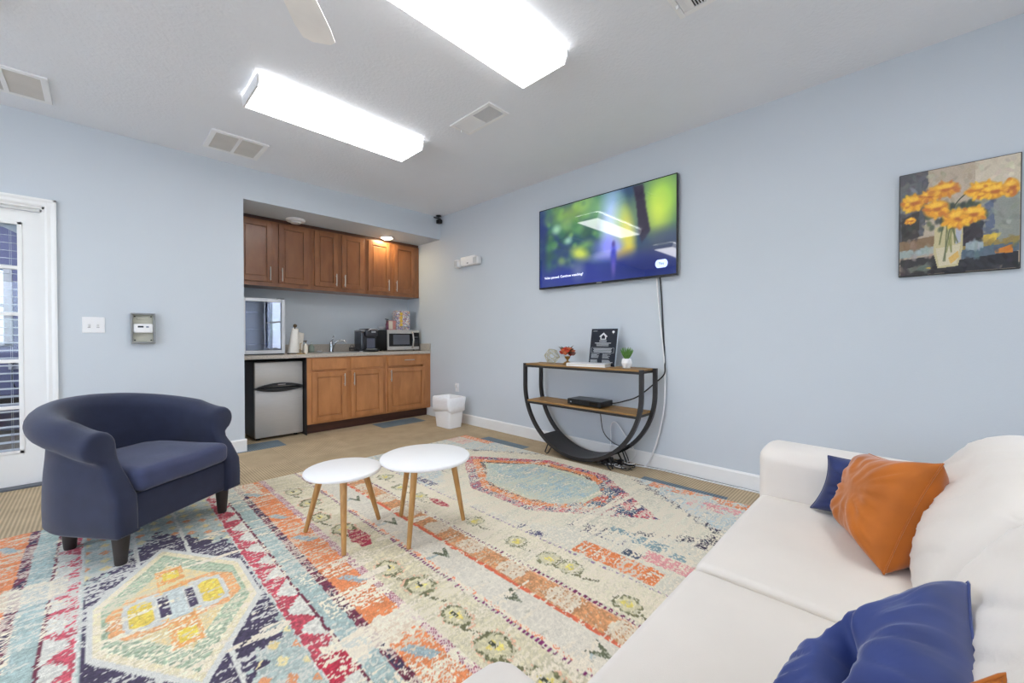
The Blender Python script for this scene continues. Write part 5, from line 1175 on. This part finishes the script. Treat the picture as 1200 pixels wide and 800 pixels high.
# ---------------------------------------------------------------- armchair
def make_chair():
    t = thing('armchair', 'navy blue fabric barrel armchair with rolled arms on dark legs', 'armchair', (.335, 2.825, .012), math.atan2(.602, .799))
    Rw, ys, ry = .305, .27, .34
    path = []
    for k in range(9): path.append((Rw, ys * k / 8, 1., 0., k / 8))
    for k in range(1, 28):
        a = math.pi * k / 28; nx, ny = math.cos(a) / Rw, math.sin(a) / ry; l = math.hypot(nx, ny); path.append((Rw * math.cos(a), ys + ry * math.sin(a), nx / l, ny / l, 1.))
    for k in range(9): path.append((-Rw, ys * (1 - k / 8), -1., 0., 1 - k / 8))
    n = len(path)
    def sm(a, b_, x): x = max(0, min(1, (x - a) / (b_ - a))); return x * x * (3 - 2 * x)
    def profile(H):
        out = [(.046, .148), (.055, .16), (.057, .24), (.055, .33), (.050, .42), (.044, .5 * (.42 + H - .18)), (.040, H - .18), (.044, H - .158)]
        out += [(.040 + .072 * math.cos(R(a)), H - .074 + .074 * math.sin(R(a))) for a in range(-72, 90, 18)]
        def inner(z):
            if z > H - .074: return .040 - .072 * math.sqrt(max(0, 1 - ((z - H + .074) / .074) ** 2))
            return -.032 - .013 * min(1, (H - .074 - z) / .25)
        return out + [(.040, H)] + [(inner(z), z) for o, z in out[::-1]]
    rows = []
    for i, (x, y, nx, ny, f) in enumerate(path):
        s = i / (n - 1); H = .648 + .115 * math.sin(math.pi * s) ** 1.6
        row = []
        for j, (o, z) in enumerate(profile(H)):
            y0 = .105 * sm(.30, .54, z)
            yy = y0 + (y - 0) * (1 - y0 / ys) if f < 1 else y
            row.append((x + nx * o, yy + ny * o, z))
        rows.append(row)
    b = MB(); m_ = len(rows[0])
    def inset(row, dy, k):
        zc = [q[2] for q in row]; xm = sum(q[0] for q in row) / len(row)
        out = []
        for j, q in enumerate(row):
            a, c_ = row[(j - 1) % m_], row[(j + 1) % m_]; tx, tz = c_[0] - a[0], c_[2] - a[2]; l = math.hypot(tx, tz) or 1
            sx = 1 if row[0][0] > 0 else -1
            out.append((q[0] - sx * tz / l * k, q[1] + dy, q[2] + sx * tx / l * k))
        return out
    first, last = rows[0], rows[-1]
    dome = ((-.022, .022), (-.019, .013), (-.013, .006), (-.006, .002))
    allr = [inset(first, *q) for q in dome] + rows + [inset(last, *q) for q in dome[::-1]]
    g = b.grid(allr, True)
    for fr in (g[0], g[-1]):
        hm = (m_ - 1) // 2
        for j in range(hm - 1): b.bm.faces.new((fr[j], fr[j + 1], fr[m_ - 2 - j], fr[m_ - 1 - j]))
        b.bm.faces.new((fr[hm - 1], fr[hm], fr[hm + 1]))
    b.build('body', CHAIRF, t, smooth=True, local=True, angle=55)
    b = MB(); b.soft(-.268, .268, .012, .06, .150, .325, .012, 10); b.build('front_rail', CHAIRF, t, smooth=True, local=True)
    MB().prism([(Rw * math.cos(a) if abs(math.cos(a)) > 0 else 0, ys + ry * math.sin(a)) for a in [math.pi * k / 24 for k in range(25)]] + [(-Rw, .02), (Rw, .02)], lambda x, y, z: (x, y, z), .152, .30).build('deck', CHAIRF, t, local=True)
    def cush(P, u, v, w):
        k = (1 - min(1, abs(u)) ** 3) * (1 - min(1, abs(v)) ** 3)
        z = P.z + (.022 * k if w > 0 else 0) + fold(P, (6, 6, 6), .006, 4.)
        y = P.y
        if P.y > .25:
            half = .262 * math.sqrt(max(.02, 1 - ((P.y - .25) / .36) ** 2)); x = max(-half, min(half, P.x)) if abs(P.x) > half else P.x
        else: x = P.x
        return (x, y - .012 * (1 - u * u) * (1 if v < 0 else 0), z)
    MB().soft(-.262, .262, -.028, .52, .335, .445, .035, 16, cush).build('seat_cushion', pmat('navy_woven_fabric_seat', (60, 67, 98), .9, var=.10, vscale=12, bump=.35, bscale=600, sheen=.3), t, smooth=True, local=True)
    for x, y in ((-.29, .055), (.29, .055), (-.20, .47), (.20, .47)):
        MB().lathe([(.022, .0005), (.024, .01), (.036, .155)], (x, y, 0), 20).build('leg', DARKLEG, t, smooth=True, local=True, angle=50)
make_chair()

# ---------------------------------------------------------------- sofa
def make_sofa():
    SL, SR, SF, SB = .20, 2.185, .432, -.48
    t = thing('sofa', 'cream fabric two-seat sofa with square arms along the right foreground', 'sofa', ((SL + SR) / 2, 0, 0))
    MB().soft(SL + .01, SR - .01, SB + .03, SF - .02, .10, .30, .02, 12).build('base', SOFA, t, smooth=True)
    for x in (SL + .08, SR - .08):
        for y in (SF - .08, SB + .09): MB().lathe([(.018, .0135 if (y > 0 and x > 0) else .001), (.028, .105)], (x, y, 0), 16).build('leg', DARKLEG, t, smooth=True, angle=40)
    def armfn(seed):
        def f(P, u, v, w): return (P.x + fold(P, (3, 3, 6), .006, seed), P.y, P.z + (.016 * (1 - u * u) if w > .5 else 0) - (.012 * (1 - v) / 2 if w > .5 else 0))
        return f
    for a0, a1, sd in ((1.945, SR, 1.), (SL, .44, 7.)):
        MB().soft(a0, a1, SB + .05, SF + .01, .09, .632, .045, 18, armfn(sd)).build('arm', SOFA, t, smooth=True)
    MB().soft(.43, 1.955, SB, SB + .20, .09, .74, .05, 16).build('back_frame', SOFA, t, smooth=True)
    def seatfn(sd):
        def f(P, u, v, w):
            k = (1 - u ** 4) * (1 - v ** 4); z = P.z
            if w > 0: z += .012 * k + fold(P, (5, 4, 1), .007, sd) * (1 - u ** 6) + .0025 * math.sin((P.x * .6 + P.y) * 46 + fold(P, (6, 6, 1), 3, sd)) * max(0, 1 - ((P.x - 1.75) / .25) ** 2) * max(0, 1 - ((P.y - .22) / .16) ** 2)
            return (P.x, P.y + (.012 * (1 - u * u) * (1 - w * w) if v > 0 else 0), z)
        return f
    MB().soft(1.193, 1.944, -.26, SF, .295, .452, .028, 24, seatfn(2.)).build('seat_cushion', SOFA, t, smooth=True)
    MB().soft(.441, 1.187, -.26, SF, .295, .452, .028, 24, seatfn(5.)).build('seat_cushion', SOFA, t, smooth=True)
    def backfn(sd):
        def f(P, u, v, w):
            h = (P.z - .455) / .38; k = (1 - abs(u) ** 3)
            y = P.y - .175 * max(0, h) - .06 * max(0, h - .55) ** 2
            if v > 0:
                fr = ((P.z + .5 * P.x) * 11.5 + fold(P, (2.5, 2.5, 2.5), .55, sd)) % 1 - .5
                dy = .050 * math.sin(max(0, min(1, h)) * math.pi) * (1 - .7 * abs(u) ** 4)
                dy += (.006 * (1 - 4 * fr * fr) - .012 * math.exp(-(fr / .11) ** 2)) * (1 - u ** 4) + fold(P, (3, 3, 5), .012, sd)
                y += dy * v * v
            return (P.x + fold(P, (3, 3, 5), .01, sd), y, P.z + (.020 * k if w > .7 else 0) + (.03 * abs(u) ** 6 * (-1 if w > .7 else 0)))
        return f
    MB().soft(1.20, 1.935, -.235, -.010, .455, .815, .055, 44, backfn(3.)).build('back_cushion', SOFA, t, smooth=True)
    MB().soft(.445, 1.185, -.235, -.010, .455, .815, .055, 44, backfn(8.)).build('back_cushion', SOFA, t, smooth=True)
make_sofa()

# ---------------------------------------------------------------- throw pillows
def pillow(TL, TR, BR, BL, thick, mat, label, seed, chop=0., n=46, group='velvet throw pillows'):
    TL, TR, BR, BL = map(Vector, (TL, TR, BR, BL)); nrm = ((TR - BL).cross(TL - BR)).normalized()
    t = thing('throw_pillow', label, 'pillow', tuple((TL + TR + BR + BL) / 4), 0, group)
    b = MB(); sheets = []
    for sg in (1, -1):
        rows = []
        for i in range(n + 1):
            row = []; v = -1 + 2 * i / n; v = math.sin(v * math.pi / 2) * .35 + v * .65
            for j in range(n + 1):
                u = -1 + 2 * j / n; u = math.sin(u * math.pi / 2) * .35 + u * .65
                uu = u * (1 - .10 * (1 - v * v)); vv = v * (1 - .10 * (1 - u * u))
                a, c_ = (uu + 1) / 2, (vv + 1) / 2
                p = (BL * (1 - a) + BR * a) * (1 - c_) + (TL * (1 - a) + TR * a) * c_
                h = thick * (max(0, 1 - u ** 4) * max(0, 1 - v ** 4)) ** .55 * (1. if not chop or sg * nrm.x < 0 else .45)
                r_ = max(abs(u), abs(v)); ang = math.atan2(v, u)
                h += (.014 * mnoise.noise(Vector((ang * 5 + seed, r_ * 1.3, sg))) + .007 * mnoise.noise(Vector((ang * 11, r_ * 2, seed)))) * min(1, (1 - r_) * 5) * r_
                h += .012 * mnoise.noise(Vector((u * 2.2 + seed, v * 2.2, sg * 3.))) * (1 - r_ ** 4)
                if chop and sg * nrm.x < 0: h = max(.2 * h, h - chop * math.exp(-((u + .12 * v) / .13) ** 2) * max(0, min(1, (v + .7) / .6)) * max(0, min(1, (.62 - v) / .35))); pass
                row.append(p + nrm * (h * sg))
            rows.append(row)
        sheets.append(rows)
    g1 = b.grid(sheets[0]); g2 = b.grid([r[::-1] for r in sheets[1]])
    bmesh.ops.remove_doubles(b.bm, verts=b.bm.verts, dist=.0006)
    b.build('cover', mat, t, smooth=True)
    edge = [sheets[0][0][j] for j in range(n + 1)] + [sheets[0][i][n] for i in range(1, n + 1)] + [sheets[0][n][j] for j in range(n - 1, -1, -1)] + [sheets[0][i][0] for i in range(n - 1, 0, -1)]
    MB().tube(edge, .0022, 6, closed=True).build('seam', mat, t, smooth=True)
    return t
pillow((1.86, .085, .70), (1.53, -.075, .775), (1.46, .035, .470), (1.74, .135, .462), .085, ORANGE, 'rust orange velvet pillow leaning against the back cushion, whole in view', 2.)
pillow((1.885, .20, .665), (1.885, -.16, .68), (1.84, -.14, .462), (1.87, .25, .462), .095, NAVY, 'navy blue velvet pillow wedged behind the orange one against the far arm', 6., .05)
pillow((.79, .105, .535), (.95, -.075, .72), (.68, -.09, .66), (.60, .17, .46), .075, BLUE, 'royal blue velvet pillow with a chopped top in the right foreground', 11., .07)
pillow((.55, .17, .60), (.635, -.075, .765), (.56, -.09, .47), (.47, .15, .455), .045, ORANGE, 'orange velvet pillow showing only its tip at the bottom right edge', 15.)
